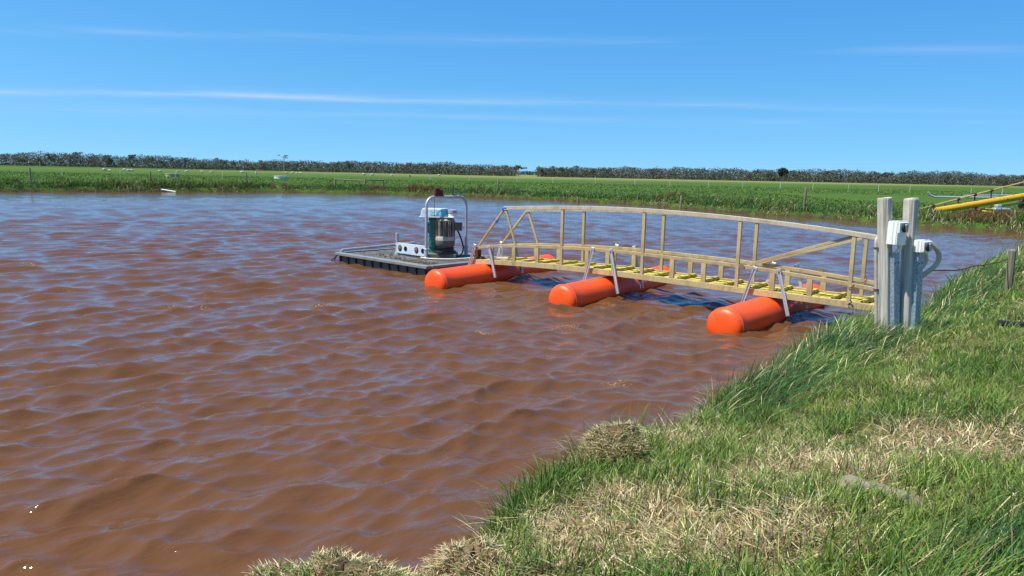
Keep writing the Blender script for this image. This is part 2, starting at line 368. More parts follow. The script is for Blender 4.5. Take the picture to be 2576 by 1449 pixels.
def ground_z(x, y, d=None):
    if d is None: d = signed(x, y)
    f = far_side(x, y); r = sstep(5, 11.5, x) * (1 - f)
    lip = .30 + .42 * r + .02 * f
    z = np.where(d < 0, np.maximum(-.75, d * .8), lip * sstep(0, .42, d))
    z = z + np.where(d > 0, (.38 + .50 * r) * (1 - f) * sstep(.3, 2.3, d) + .26 * f * sstep(.2, 2.5, d), 0)
    on = sstep(.05, .6, d)
    z = z + on * ((fbm(x * .9, y * .9, 3, 3) - .5) * .12 + (fbm(x * 4, y * 4, 8, 2) - .5) * .045 * (1 - f))
    return z

def axis(knots):
    out = []
    for (a, b, st) in knots: out += list(np.arange(a, b - 1e-6, st))
    return np.array(out + [knots[-1][1]])
def geo(a, b, n): return list(np.geomspace(a, b, n))
gx = np.concatenate([-np.array(geo(80, 6000, 26))[::-1], axis([(-79, -16, .7), (-16, -2, .22), (-2, 9, .07), (9, 16, .14), (16, 46, .5)]), np.array(geo(48, 6000, 30))])
gy = np.concatenate([-np.array(geo(12, 900, 14))[::-1], axis([(-11, 1.6, .35), (1.6, 11, .07), (11, 22, .16), (22, 80, .45)]), np.array(geo(82, 9000, 44))])
GX, GY = np.meshgrid(gx, gy); D = signed(GX, GY); GZ = ground_z(GX, GY, D)
far_drop = sstep(90, 700, np.hypot(GX, GY)); GZ = GZ + far_drop * (fbm(GX * .006, GY * .006, 31, 3) - .5) * .5
nx, ny = len(gx), len(gy)
idx = np.arange(nx * ny).reshape(ny, nx)
quads = np.stack([idx[:-1, :-1], idx[:-1, 1:], idx[1:, 1:], idx[1:, :-1]], -1).reshape(-1, 4)
def np_mesh(name, verts, faces, mat, smooth=True):
    me = bpy.data.meshes.new(name); n = len(verts); k = faces.shape[1]; nf = len(faces)
    me.vertices.add(n); me.vertices.foreach_set('co', np.ascontiguousarray(verts, np.float32).ravel())
    me.loops.add(nf * k); me.loops.foreach_set('vertex_index', np.ascontiguousarray(faces, np.int32).ravel())
    me.polygons.add(nf); me.polygons.foreach_set('loop_start', np.arange(0, nf * k, k, dtype=np.int32)); me.polygons.foreach_set('loop_total', np.full(nf, k, np.int32))
    me.polygons.foreach_set('use_smooth', np.full(nf, smooth)); me.materials.append(mat); me.update(calc_edges=True); return me
def set_attr(me, name, rgb):
    a = me.attributes.new(name, 'FLOAT_COLOR', 'POINT'); c = np.ones((len(rgb), 4), np.float32); c[:, :3] = rgb; a.data.foreach_set('color', c.ravel())
me = np_mesh('ground', np.stack([GX, GY, GZ], -1).reshape(-1, 3), quads, M['ground'])
fs = far_side(GX, GY)
zone = np.zeros((ny, nx, 3))
zone[..., 0] = (1 - sstep(.22 - .14 * fs, .75 - .4 * fs, D + (fbm(GX * 2, GY * 2, 4, 2) - .5) * .5)) * 1.0
dist = np.hypot(GX, GY)
zone[..., 1] = sstep(205, 330, GY - .25 * GX + (fbm(GX * .012, GY * .03, 77, 3) - .5) * 120) * sstep(-260, 40, GX) * .85
zone[..., 2] = (1 - fs) * (1 - sstep(26, 40, dist))
set_attr(me, 'zone', zone.reshape(-1, 3))
ground = tag(link('ground', me), kind='structure')

# ------------------------------------------------------------------ the water: a real wave surface
def wave_surface(x, y, spacing):
    w = np.random.default_rng(14); h = np.zeros_like(x); sx = np.zeros_like(x); sy = np.zeros_like(x)
    base = R(-55)
    for k in range(72):
        lam = float(np.exp(w.uniform(math.log(.16), math.log(1.25)))); a = base + w.normal(0, .33) * (1 if lam > .45 else 1.7)
        kk = 2 * math.pi / lam; ph = w.uniform(0, 2 * math.pi)
        amp = .0061 * (lam / .7) ** .86 * math.exp(-max(0, (lam - .75)) * 2.4) 
        fade = sstep(2.2, 5.0, lam / spacing)
        gust = .72 + .56 * vnoise(x * .22 + k * 3.3, y * .22 + k * 1.7, k)
        arg = kk * (x * math.cos(a) + y * math.sin(a)) + ph
        h += amp * fade * gust * np.sin(arg); c = amp * fade * gust * np.cos(arg) * 1.0
        sx += math.cos(a) * c; sy += math.sin(a) * c
    return h, sx, sy
ox, oy = 0.0, -0.8
th = np.arange(-1.22, 1.16, .0050); rr = [3.2]
while rr[-1] < 96: rr.append(rr[-1] * 1.0042)
rr = np.array(rr); TH, RR = np.meshgrid(th, rr); WX = ox + RR * np.sin(TH); WY = oy + RR * np.cos(TH)
hh, cx, cy = wave_surface(WX, WY, RR * .0046)
calm = sstep(0, .9, -signed(WX, WY)); amp = .35 + .65 * calm
crest = .82
V = np.stack([WX + cx * crest * amp, WY + cy * crest * amp, hh * amp], -1)
keep = signed(WX, WY) < .5
wi = np.arange(WX.size).reshape(WX.shape); q = np.stack([wi[:-1, :-1], wi[1:, :-1], wi[1:, 1:], wi[:-1, 1:]], -1).reshape(-1, 4)
kv = keep.ravel(); q = q[kv[q].any(1)]
used = np.unique(q); remap = np.full(WX.size, -1); remap[used] = np.arange(len(used))
me = np_mesh('water', V.reshape(-1, 3)[used], remap[q][:, ::-1], M['water'])
water = tag(link('water', me), kind='structure')

# ------------------------------------------------------------------ gangway (its frame: x along it towards the bank, y across it away from the near side)
GA = R(-38.0); G0 = Vector((-.461, 15.773, 0)); GW = .78; GEND = 7.95
gx_, gy_ = Vector((math.cos(GA), math.sin(GA), 0)), Vector((-math.sin(GA), math.cos(GA), 0))
def gw(a, b, z=0): return G0 + gx_ * a + gy_ * b + Vector((0, 0, z))
gang = thing('gangway', 'long tan fibreglass gangway with arched handrails and yellow deck leading out to the pump raft', 'gangway', G0, GA)
deck = [(-.55, .40), (0, .445), (.6, .47), (1.8, .50), (3.0, .50), (3.6, .49), (5.5, .455), (7.2, .43), (8.0, .40)]
toe = [(-.42, .69), (0, .765), (.6, .80), (1.2, .83), (1.8, .865), (2.7, .885), (3.6, .88), (5.46, .835), (7.2, .715), (8.0, .625)]
hand = [(.34, 1.575), (1.0, 1.612), (1.8, 1.652), (2.6, 1.680), (3.6, 1.685), (4.5, 1.665), (5.45, 1.625), (6.4, 1.565), (7.2, 1.495), (8.0, 1.40)]
def poly_bar(name, pts, b, w, h, mat, dz=0):
    """a rail that bends from point to point: one mesh swept along the table"""
    m = MB(); n = len(pts); vs = []; fs = []
    for i, (a, z) in enumerate(pts):
        p0 = Vector((pts[max(i - 1, 0)][0], 0, pts[max(i - 1, 0)][1])); p1 = Vector((pts[min(i + 1, n - 1)][0], 0, pts[min(i + 1, n - 1)][1]))
        t = (p1 - p0).normalized(); nn = Vector((-t.z, 0, t.x)); c = Vector((a, b, z + dz))
        for sy, sn in ((-1, -1), (1, -1), (1, 1), (-1, 1)): vs.append(c + Vector((0, sy * w / 2, 0)) + nn * (sn * h / 2))
    for i in range(n - 1):
        for k in range(4): fs.append((i * 4 + k, i * 4 + (k + 1) % 4, i * 4 + 4 + (k + 1) % 4, i * 4 + 4 + k))
    fs += [(3, 2, 1, 0), (n * 4 - 4, n * 4 - 3, n * 4 - 2, n * 4 - 1)]
    m.add(vs, fs); return m.build(name, mat, gang, bevel=.004)
def densify(pts, st=.3):
    xs = np.arange(pts[0][0], pts[-1][0] + 1e-6, st); X = [a for a, _ in pts]; Y = [z for _, z in pts]
    ys = np.interp(xs, X, Y); k = np.array([.25, .5, .25])
    for _ in range(2): ys[1:-1] = np.convolve(ys, k, 'valid')
    return list(zip(xs, ys))
deck_d, toe_d, hand_d = densify(deck), densify(toe), densify(hand)
zd = lambda a: interp(a, deck_d); zt = lambda a: interp(a, toe_d); zh = lambda a: interp(a, hand_d)
for b, s in ((0, -1), (GW, 1)):
    poly_bar('stringer', deck_d, b, .05, .105, M['frp'], -.032)
    tz_ = -.02 if s > 0 else 0; hz_ = -.065 if s > 0 else 0
    poly_bar('toe_rail', toe_d, b, .045, .062, M['frp'], tz_)
    poly_bar('handrail', hand_d, b, .07, .072, M['frp_rail'], hz_)
    for k in range(0, 14):
        a = .02 + .6 * k
        if a > GEND: break
        tall = k in (3, 6, 9, 12)
        if not tall:
            bar('upright', gang, (a, b, zd(a) - .03), (a, b, zt(a) + tz_ - .030), .086, .046, M['frp'], upv=(0, 1, 0))
        else:
            bar('handrail_post', gang, (a, b + s * .002, zd(a) - .03), (a, b + s * .002, zh(a) + hz_ - .028), .058, .051, M['frp'], upv=(0, 1, 0))
    # raking legs at the water end and the long brace at the bank end
    bar('raking_brace', gang, (-.36, b, zt(-.36) + tz_ + .03), (.34, b, zh(.34) + hz_ - .01), .042, .042, M['frp'])
    bar('raking_brace', gang, (.66, b + s * .003, zt(.66) + tz_ + .03), (.385, b + s * .003, zh(.38) + hz_ - .035), .042, .042, M['frp'])
    bar('long_brace', gang, (5.56, b - s * .05, zt(5.56) + tz_ + .035), (7.17, b - s * .05, zh(7.17) + hz_ - .055), .045, .045, M['frp'])
m = MB(); m.tube([(.30, 0, 1.545), (.345, 0, 1.58), (.42, 0, 1.585)], .043, 8); m.build('blue_tape', M['blue_tape'], gang)
m = MB(); m.tube([(.12, 0, 1.27), (.16, 0, 1.32)], .036, 8); m.build('blue_tape', M['blue_tape'], gang)
# deck: crosswise yellow planks with raised hollow battens between them
kb = 0; a = -.42
while a + .40 < GEND:
    z = zd(a + .1); tl = math.atan2(zd(a + .22) - zd(a), .22)
    for j in range(3):
        m = MB(); m.box((0, 0, 0), (.118, GW - .09, .03))
        m.build('deck_plank', M['yellow'], gang, bevel=.004, loc=(a + .03 + j * .126, GW / 2, z - .022 + random.uniform(-.004, .004)), rot=(random.uniform(-.012, .012), -tl, random.uniform(-.02, .02)))
    m = MB(); w_, t_ = .058, .007; L = GW - .07
    for (cx_, cz_, dx_, dz_) in ((0, .0215, w_, t_), (0, -.0215, w_, t_), (-.0255, 0, t_, .036), (.0255, 0, t_, .036)): m.box((cx_, 0, cz_), (dx_, L, dz_))
    bt = m.build('batten', M['yellow'], gang, loc=(a + .355, GW / 2, z + .018), rot=(0, -tl, random.uniform(-.03, .03)))
    for e in (-1, 1):
        m = MB(); m.box((0, e * (L / 2 - .03), 0), (.044, .01, .036)); m.build('hollow_end', M['hollow'], bt)
    a += .44
# mooring plates, ring and wire ties
for (a, b, z, r) in ((5.50, -.034, zt(5.5), .05), (6.55, GW, zt(6.5) + .03, .05)):
    m = MB(); m.lathe([(r, -.008), (r, .008)], 14, Matrix.Rotation(R(90), 4, 'X')); m.build('fixing_plate', M['bank_post'], gang, bevel=.002, loc=(a, b, z))
for (a, b) in ((7.24, -.005), (7.24, GW - .005), (7.55, -.01), (8.0, -.01)):
    m = MB(); zc = zt(a)
    m.tube([(.045 * math.cos(t * .7), .04 * math.sin(t * .7) , .05 * math.sin(t * .7 + .6)) for t in range(10)], .006, 5); m.build('wire_tie', M['rust'], gang, loc=(a, b, zc), smooth=True)
m = MB(); m.tube([(.03 * math.sin(t * .9), -.05 - .02 * math.cos(t * .7), -.03 * t * .5 + .05) for t in range(9)] , .007, 5); m.build('wire_tie', M['black'], gang, loc=(7.25, 0, zd(7.25)), smooth=True)
m = MB(); m.tube([(.0 + .035 * math.cos(t * .63), -.04, -.12 + .1 * math.sin(t * .63)) for t in range(11)], .006, 5); m.build('rope_loop', M['white'], gang, loc=(.30, 0, .78), smooth=True)

# ------------------------------------------------------------------ orange floats lying across under the gangway
FR = .288; FZ = .072
spots = [(-.23, -1.60, 2.62, R(1.5), 'orange float under the gangway end that meets the pump raft'),
         (2.76, -1.43, 2.72, R(0.5), 'orange float under the middle of the gangway'),
         (5.92, -1.60, 2.34, R(-2.5), 'orange float under the bank end of the gangway, grey scuff on its domed end')]
for i, (a, b0, b1, sk, lab) in enumerate(spots):
    f = thing('float', lab, 'float', gw(a, 0, 0), GA + sk, 'orange floats under the gangway')
    L = b1 - b0; prof = [(0.004, 0)]
    for k in range(1, 9):
        t = k / 8 * math.pi / 2; prof.append((FR * (math.sin(t) ** .62), .11 * (1 - math.cos(t))))
    prof += [(FR * 1.03, .115), (FR * 1.03, .135), (FR * .992, .15)]
    n = 16
    for k in range(1, n): prof.append((FR * (1 + .004 * math.sin(k * 2.1 + i)), .15 + (L - .30) * k / n))
    prof += [(FR * .992, L - .15), (FR * 1.03, L - .135), (FR * 1.03, L - .115)]
    for k in range(8, 0, -1):
        t = k / 8 * math.pi / 2; prof.append((FR * (math.sin(t) ** .62), L - .11 * (1 - math.cos(t))))
    prof.append((.004, L))
    m = MB(); m.lathe(prof, 40, Matrix.Rotation(R(-90), 4, 'X')); m.build('body', M['orange'], f, smooth=True, loc=(0, b0, FZ))
    if i == 2:
        m = MB(); rr_ = random.Random(4)
        for k in range(26):
            t = rr_.uniform(0, 6.28); q = rr_.uniform(0, .06) ; x_, z_ = q * math.cos(t), q * math.sin(t) * 1.1; s_ = rr_.uniform(.008, .022)
            m.box((x_, rr_.uniform(-.004, .004), z_), (s_, .012, s_), Matrix.Rotation(rr_.uniform(0, 3), 3, 'Y'))
        tag(m.build('scuff_patch', M['conduit'], f, loc=(.085, b0 + .035, FZ + .085), rot=(R(-12), 0, R(14))), kind='stuff')
# splayed aluminium straps that hold each float to the toe rails
for (a, b0, b1, sk, lab) in spots:
    for b, s in ((-.062, -1), (GW + .062, 1)):
        for e in (-1, 1):
            p = Vector((a + .02 + e * .19, b - s * .01, zt(a) + .045)); q = Vector((a + .04 + e * .385, b + s * .012, .10 if e > 0 else .22))
            o = bar('float_strap', gang, p, q, .054, .014, M['alu'], upv=(0, s, 0))
            m = MB(); m.box((-.022, .014, 0), (.010, .02, (q - p).length)); m.box((.022, .014, 0), (.010, .02, (q - p).length)); m.build('flange', M['alu'], o)
            m = MB(); m.box((0, .012, -(q - p).length / 2 + .02), (.085, .03, .05)); m.build('clamp', M['galv'], o, bevel=.006)

# ------------------------------------------------------------------ pump raft
RA = R(-43.0); R0 = Vector((-4.46, 18.62, 0)); RL, RW = 3.55, 2.55
raft = thing('pump_raft', 'low grey floating raft with a pipe hoop, moored at the gangway end', 'raft', R0, RA)
ZR = .205
m = MB(); m.box((RL / 2, RW / 2, .045), (RL - .10, RW - .10, .29)); m.build('pontoon', M['pontoon'], raft, bevel=.02)
for k in range(11):                                   # moulded ribs down the near side and round the left end
    m = MB(); m.box((.12 + k * (RL - .24) / 10, .035, .045), (.045, .05, .27)); m.build('rib', M['black'], raft, bevel=.006)
for k in range(7):
    m = MB(); m.box((.035, .2 + k * (RW - .4) / 6, .045), (.05, .045, .27)); m.build('rib', M['black'], raft, bevel=.006)
for (c, d) in (((RL / 2, .03, ZR), (RL, .16, .07)), ((RL / 2, RW - .03, ZR), (RL, .16, .07)), ((.04, RW / 2, ZR + .002), (.12, RW - .22, .066)), ((RL - .04, RW / 2, ZR + .002), (.12, RW - .22, .066))):
    m = MB(); m.box(c, d); m.build('edge_beam', M['raft_edge'], raft, bevel=.008)
nb = 9
for k in range(nb):
    y0 = .12 + k * (RW - .24) / nb
    m = MB(); m.box((0, 0, 0), (RL - .22, (RW - .24) / nb - .012, .03)); m.build('deck_board', M['deckmuck'], raft, bevel=.004, loc=(RL / 2, y0 + (RW - .24) / nb / 2, ZR + random.uniform(-.004, .004)))
m = MB(); m.tube([(.10, .10, ZR + .09), (.10, RW - .1, ZR + .15)], .035, 8); m.build('rear_pipe', M['galv'], raft, smooth=True)
m = MB(); m.tube([(.10, .10, ZR + .09), (.10, .10, ZR)], .05, 8); m.build('pipe_foot', M['galv'], raft, smooth=True)
m = MB(); m.tube([(.10, RW - .1, ZR + .15), (.10, RW - .1, ZR)], .05, 8); m.build('pipe_foot', M['galv'], raft, smooth=True)
# hoop of bent pipe across the raft, with sockets
hx, hy0, hy1, hz = 2.36, .95, 2.26, 1.70
def hoop_path():
    P = [(hx, hy0, ZR)]; r = .22
    P.append((hx, hy0 + .01, hz - r))
    for k in range(1, 7):
        t = k / 6 * math.pi / 2; P.append((hx, hy0 + .01 + r * (1 - math.cos(t)), hz - r + r * math.sin(t)))
    for k in range(0, 7):
        t = k / 6 * math.pi / 2; P.append((hx, hy1 - r + r * math.sin(t), hz - r + r * math.cos(t)))
    P.append((hx, hy1 + .01, ZR)); return P
m = MB(); m.tube(hoop_path(), .034, 10); hoop = m.build('hoop', M['galv'], raft, smooth=True)
for y in (hy0, hy1 + .01):
    m = MB(); m.lathe([(.075, 0), (.075, .03), (.05, .06), (.05, .26), (.046, .27)], 12); m.build('socket', M['galv'], raft, smooth=True, loc=(hx, y, ZR))
    m = MB(); m.tube([(.05 * math.cos(t), .05 * math.sin(t), 0) for t in np.linspace(0, 6.28, 13)], .012, 6); m.build('collar', M['galv'], raft, smooth=True, loc=(hx, y, ZR + .25))
m = MB(); m.lathe([(.075, 0), (.07, .03), (.045, .1), (.042, .12), (.042, .54), (.03, .545)], 12); m.build('stub_pipe', M['galv'], raft, smooth=True, loc=(1.12, 1.05, ZR))
m = MB(); m.tube([(.045 * math.cos(t), .045 * math.sin(t), 0) for t in np.linspace(0, 6.28, 13)], .012, 6); m.build('collar', M['galv'], raft, smooth=True, loc=(1.12, 1.05, ZR + .26))
# white side channel with round holes
ch = MB(); ch.box((0, 0, 0), (1.16, .012, .25)); ch.box((0, .03, .12), (1.16, .05, .012)); ch.box((0, .03, -.12), (1.16, .05, .012))
co = ch.build('side_channel', M['cover'], raft, loc=(1.76, .99, ZR + .19))
for k, x in enumerate((-.44, -.22, .20, .44)):
    m = MB(); rr_ = .075 if k in (0, 2) else .06
    m.lathe([(rr_, -.006), (rr_, .006)], 16, Matrix.Rotation(R(90), 4, 'X')); h = m.build('hole', M['hollow'], co, loc=(x, -.008, 0))
    if k in (0, 2):
        m = MB(); m.lathe([(.055, -.01), (.055, .01), (.02, .02)], 14, Matrix.Rotation(R(90), 4, 'X')); m.build('plug', M['brown_box'], co, smooth=True, loc=(x, -.014, 0))
# rusty winch bracket on the hoop
wb = MB(); wb.box((0, 0, .09), (.08, .13, .17)); wb.box((0, .12, .07), (.10, .10, .13)); wb.box((0, .06, 0), (.06, .30, .03))
wb.build('winch_bracket', M['rust'], raft, bevel=.008, loc=(hx, 1.28, hz + .035))
wb = MB(); wb.lathe([(.05, -.07), (.05, -.05), (.03, -.045), (.03, .045), (.05, .05), (.05, .07)], 12, Matrix.Rotation(R(90), 4, 'Y')); wb.build('winch_drum', M['rust'], raft, smooth=True, loc=(hx - .05, 1.41, hz + .13))
m = MB(); m.tube([(hx - .04, 1.24, hz + .03), (hx - .04, 1.245, 1.0), (hx - .03, 1.25, .62)], .006, 5); m.build('winch_wire', M['rust'], raft)
m = MB(); m.tube([(hx, 1.82, hz + .0), (hx, 1.80, hz + .10), (hx, 1.83, hz + .26)], [.016, .016, .012], 6); m.build('whip_stub', M['black'], raft)
M['rope'] = worn('pale_green_rope', (.30, .42, .36), .9, amount=.3, scale=20)
m = MB(); m.tube([(hx, 1.81, hz + .20), (hx + .01, 1.84, hz + .10), (hx, 1.93, hz + .03), (hx - .03, 1.94, hz - .01)], .010, 5); m.tube([(hx, 1.81, hz + .2), (hx + .02, 1.95, hz + .1), (hx, 2.1, hz + .02), (hx + .01, 2.2, hz - .12), (hx + .02, 2.25, hz - .22)], .010, 5); m.build('tie_rope', M['rope'], raft, smooth=True)
# weed and muck heaped on the boards
m = MB(); rr_ = random.Random(3)
for k in range(260):
    x, y = (rr_.gauss(2.9, .35), rr_.gauss(.35, .16)) if k < 140 else ((rr_.gauss(1.6, .5), rr_.gauss(.6, .25)) if k < 200 else (rr_.gauss(2.25, .16), rr_.gauss(1.15, .1)))
    x = min(max(x, .15), RL - .15); y = min(max(y, .15), RW - .15); s_ = rr_.uniform(.012, .04)
    m.box((x, y, ZR + .018), (s_ * rr_.uniform(1, 2.8), s_, s_ * .35), Euler((rr_.uniform(-.5, .5), rr_.uniform(-.5, .5), rr_.uniform(0, 3))).to_matrix())
M['muck'] = worn('dried_muck', (.13, .095, .055), .95, dark=(.05, .035, .02), amount=.8, scale=9, spec=.1)
tag(m.build('muck', M['muck'], raft), kind='stuff')
def blades_local(n, spread, h, seed):
    r_ = random.Random(seed); mm = MB()
    for k in range(n):
        x, y = r_.gauss(0, spread), r_.gauss(0, spread); a = r_.uniform(0, 6.28); l = h * r_.uniform(.5, 1.1); dx, dy = math.cos(a), math.sin(a); w = .008
        mm.add([(x - dy * w, y + dx * w, 0), (x + dy * w, y - dx * w, 0), (x + dx * l * .25, y + dy * l * .25, l * .7), (x + dx * l * .6, y + dy * l * .6, l)], [(0, 1, 2), (0, 2, 3)])
    return mm
M['weed'] = worn('raft_weed', (.13, .13, .03), .8, dark=(.07, .05, .02), amount=.6, scale=20)
blades_local(60, .09, .24, 2).build('weed_tuft', M['weed'], raft, loc=(2.15, 1.52, ZR + .02))
# anchor line at the left corner
m = MB(); m.tube([(.02, .12, ZR), (-.10, .06, .12), (-.30, -.02, -.04)], .014, 6); m.tube([(-.02, .0, ZR - .02), (-.08, .04, .1), (-.12, .0, .0)], .012, 6); m.build('anchor_chain', M['black'], raft, smooth=True)

# ------------------------------------------------------------------ the pump that stands on the raft
PA = R(-30); pl = R0 + Matrix.Rotation(RA, 3, 'Z') @ Vector((2.20, 1.54, ZR + .016))
pump = thing('slurry_pump', 'upright electric slurry pump with finned grey motor and green drive under a white belt cover', 'pump', pl, 0)
mx, my = .13, -.10                                    # motor axis in the pump's own frame
m = MB(); m.box((.02, 0, .05), (.80, .62, .10)); m.build('base_plate', M['motor'], pump, bevel=.01)
m = MB(); m.lathe([(.27, .10), (.27, .16), (.22, .17), (.22, .23), (.25, .24)], 24); m.build('motor_foot', M['black'], pump, smooth=True, loc=(mx, my, 0))
m = MB(); m.lathe([(.19, .24), (.235, .30), (.245, .40), (.245, .415)], 28); m.build('lower_bell', M['motor'], pump, smooth=True, loc=(mx, my, 0))
m = MB(); m.lathe([(.20, .414), (.248, .42), (.25, .50), (.235, .525), (.21, .53)], 28); m.build('pale_band', M['motor_pale'], pump, smooth=True, loc=(mx, my, 0))
m = MB(); m.lathe([(.205, .52), (.205, .905)], 28); mot = m.build('motor_body', M['motor'], pump, smooth=True, loc=(mx, my, 0))
for k in range(34):
    a = 2 * math.pi * k / 34
    m = MB(); m.box((.22, 0, 0), (.05, .011, .36)); m.build('cooling_fin', M['motor_pale'] if k % 3 else M['motor'], mot, loc=(0, 0, .715), rot=(0, 0, a))
m = MB(); m.lathe([(.225, .895), (.235, .915), (.20, .955), (.15, .965), (.14, .98)], 28); m.build('end_shield', M['motor_pale'], pump, smooth=True, loc=(mx, my, 0))
for k in range(10):
    a = 2 * math.pi * k / 10; m = MB(); m.box((.20, 0, .93), (.05, .03, .05)); m.build('bolt_lug', M['motor_pale'], pump, bevel=.006, loc=(mx, my, 0), rot=(0, 0, a))
tb = MB(); tb.box((0, 0, 0), (.17, .20, .19)); tbo = tb.build('terminal_box', M['motor'], pump, bevel=.012, loc=(mx + .30, my + .05, .76))
tb = MB(); tb.box((.095, 0, 0), (.03, .23, .21)); tb.build('lid', M['brown_box'], tbo, bevel=.008)
# green gear column
m = MB(); m.box((0, 0, .62), (.17, .24, .78)); gc = m.build('drive_column', M['green'], pump, bevel=.02, loc=(-.18, .02, 0))
for z in (.45, .60, .78, .92):
    m = MB(); m.box((0, 0, z), (.20, .27, .025)); m.build('flange', M['green'], gc, bevel=.004)
m = MB(); m.box((0, -.13, .42), (.10, .04, .16)); m.build('cover_plate', M['green'], gc, bevel=.01)
m = MB(); m.lathe([(.10, 0), (.10, .28), (.12, .29), (.12, .33)], 16); m.build('drive_foot', M['green'], pump, smooth=True, loc=(-.18, .02, .06))
m = MB(); m.box((0, 0, 0), (.09, .12, .25)); m.build('tension_bracket', M['green'], pump, bevel=.01, loc=(-.335, .03, .72))
m = MB(); m.tube([(-.34, .02, .86), (-.43, .0, .88), (-.45, 0, .84), (-.36, .0, .70)], .016, 6); m.build('lifting_handle', M['alu'], pump, smooth=True)
# white belt cover with a vent drum
bc = MB()
def tapered(mb, x0, x1, y0, y1, z0, z1, t):
    mb.add([(x0, y0, z0), (x1, y0, z0), (x1, y1, z0), (x0, y1, z0), (x0 + t, y0 + t, z1), (x1 - t, y0 + t, z1), (x1 - t, y1 - t, z1), (x0 + t, y1 - t, z1)], [(3, 2, 1, 0), (4, 5, 6, 7), (0, 1, 5, 4), (1, 2, 6, 5), (2, 3, 7, 6), (3, 0, 4, 7)])
tapered(bc, -.46, .20, -.27, .27, 1.005, 1.19, .035); cov = bc.build('belt_cover', M['cover'], pump, bevel=.015)
m = MB(); m.box((-.07, 0, .99), (.84, .62, .025)); m.build('cover_skirt', M['cover'], cov, bevel=.006)
m = MB(); tapered(m, .17, .31, -.2, .2, 1.004, 1.175, .02); m.build('cover_end', M['grey_plastic'], cov, bevel=.01)
m = MB(); m.lathe([(.125, 1.0), (.112, 1.015), (.112, 1.09)], 20); m.build('vent_drum', M['offwhite'], pump, smooth=True, loc=(.30, -.17, 0))
m = MB(); m.lathe([(.105, 1.09), (.122, 1.095), (.118, 1.165), (.10, 1.175)], 20); m.build('vent_cap', M['grey_plastic'], pump, smooth=True, loc=(.30, -.17, 0))
pn = MB(); pn.box((0, 0, 0), (.40, .006, .115)); pno = pn.build('name_panel', M['cyan'], cov, loc=(-.01, -.2585, 1.085), rot=(R(-10.7), 0, 0))
fc = bpy.data.curves.new('lettering', 'FONT'); fc.body = 'GEA'; fc.size = .115; fc.extrude = .001; fc.space_character = .95
tmp = bpy.data.objects.new('tmp', fc); col.objects.link(tmp); dg = bpy.context.evaluated_depsgraph_get(); tm = bpy.data.meshes.new_from_object(tmp.evaluated_get(dg)); bpy.data.objects.remove(tmp)
tm.name = 'lettering'; tm.materials.clear(); tm.materials.append(M['white']); link('lettering', tm, pno, (-.185, -.0045, -.035), (R(90), 0, 0))
m = MB()
for k, w in enumerate((.13, .10)): m.box((.09, -.0042, .015 - k * .035), (w, .002, .010))
m.build('small_print', M['white'], pno)
# cables
def cable(name, pts, r, mat, label, cat, group=None, n=7):
    m = MB(); P = [Vector(p) for p in pts]; out = []
    for i in range(len(P) - 1):                          # Catmull-Rom
        p0, p1, p2, p3 = P[max(i - 1, 0)], P[i], P[i + 1], P[min(i + 2, len(P) - 1)]
        for k in range(6):
            t = k / 6; out.append(.5 * ((2 * p1) + (p2 - p0) * t + (2 * p0 - 5 * p1 + 4 * p2 - p3) * t * t + (3 * p1 - p0 - 3 * p2 + p3) * t ** 3))
    out.append(P[-1]); m.tube(out, r, n); o = m.build(name, mat, None, smooth=True); return tag(o, label, cat, group)
def onp(x, y, z): return pl + Vector((x, y, z))
cable('motor_cable', [onp(.42, -.02, .68), onp(.50, -.06, .52), onp(.58, -.08, .25), onp(.52, -.1, .06), onp(.40, -.20, .03), onp(.36, -.32, .02)], .020, M['black'], 'thick black cable drooping from the motor terminal box to the raft boards', 'cable')
def onr(x, y, z): return R0 + Matrix.Rotation(RA, 3, 'Z') @ Vector((x, y, z))
cable('deck_hose', [onr(2.28, .86, ZR + .05), onr(2.45, .85, ZR + .045), onr(2.75, 1.0, ZR + .045), onr(3.1, 1.25, ZR + .06), onr(3.4, 1.55, ZR + .10), gw(-.32, .12, .49), gw(-.05, .2, .475), gw(.3, .22, .495)], .020, M['conduit'], 'pale hose lying across the raft boards from hoop foot to gangway', 'hose')
rb = MB(); rb.box((0, 0, 0), (.10, .12, .16)); rb.tube([(-.04, 0, -.02), (-.04, 0, .14)], .02, 6); rb.box((.06, 0, -.10), (.22, .16, .05))
rb.build('hinge_bracket', M['rust'], gang, bevel=.008, loc=(-.46, .1, .56))

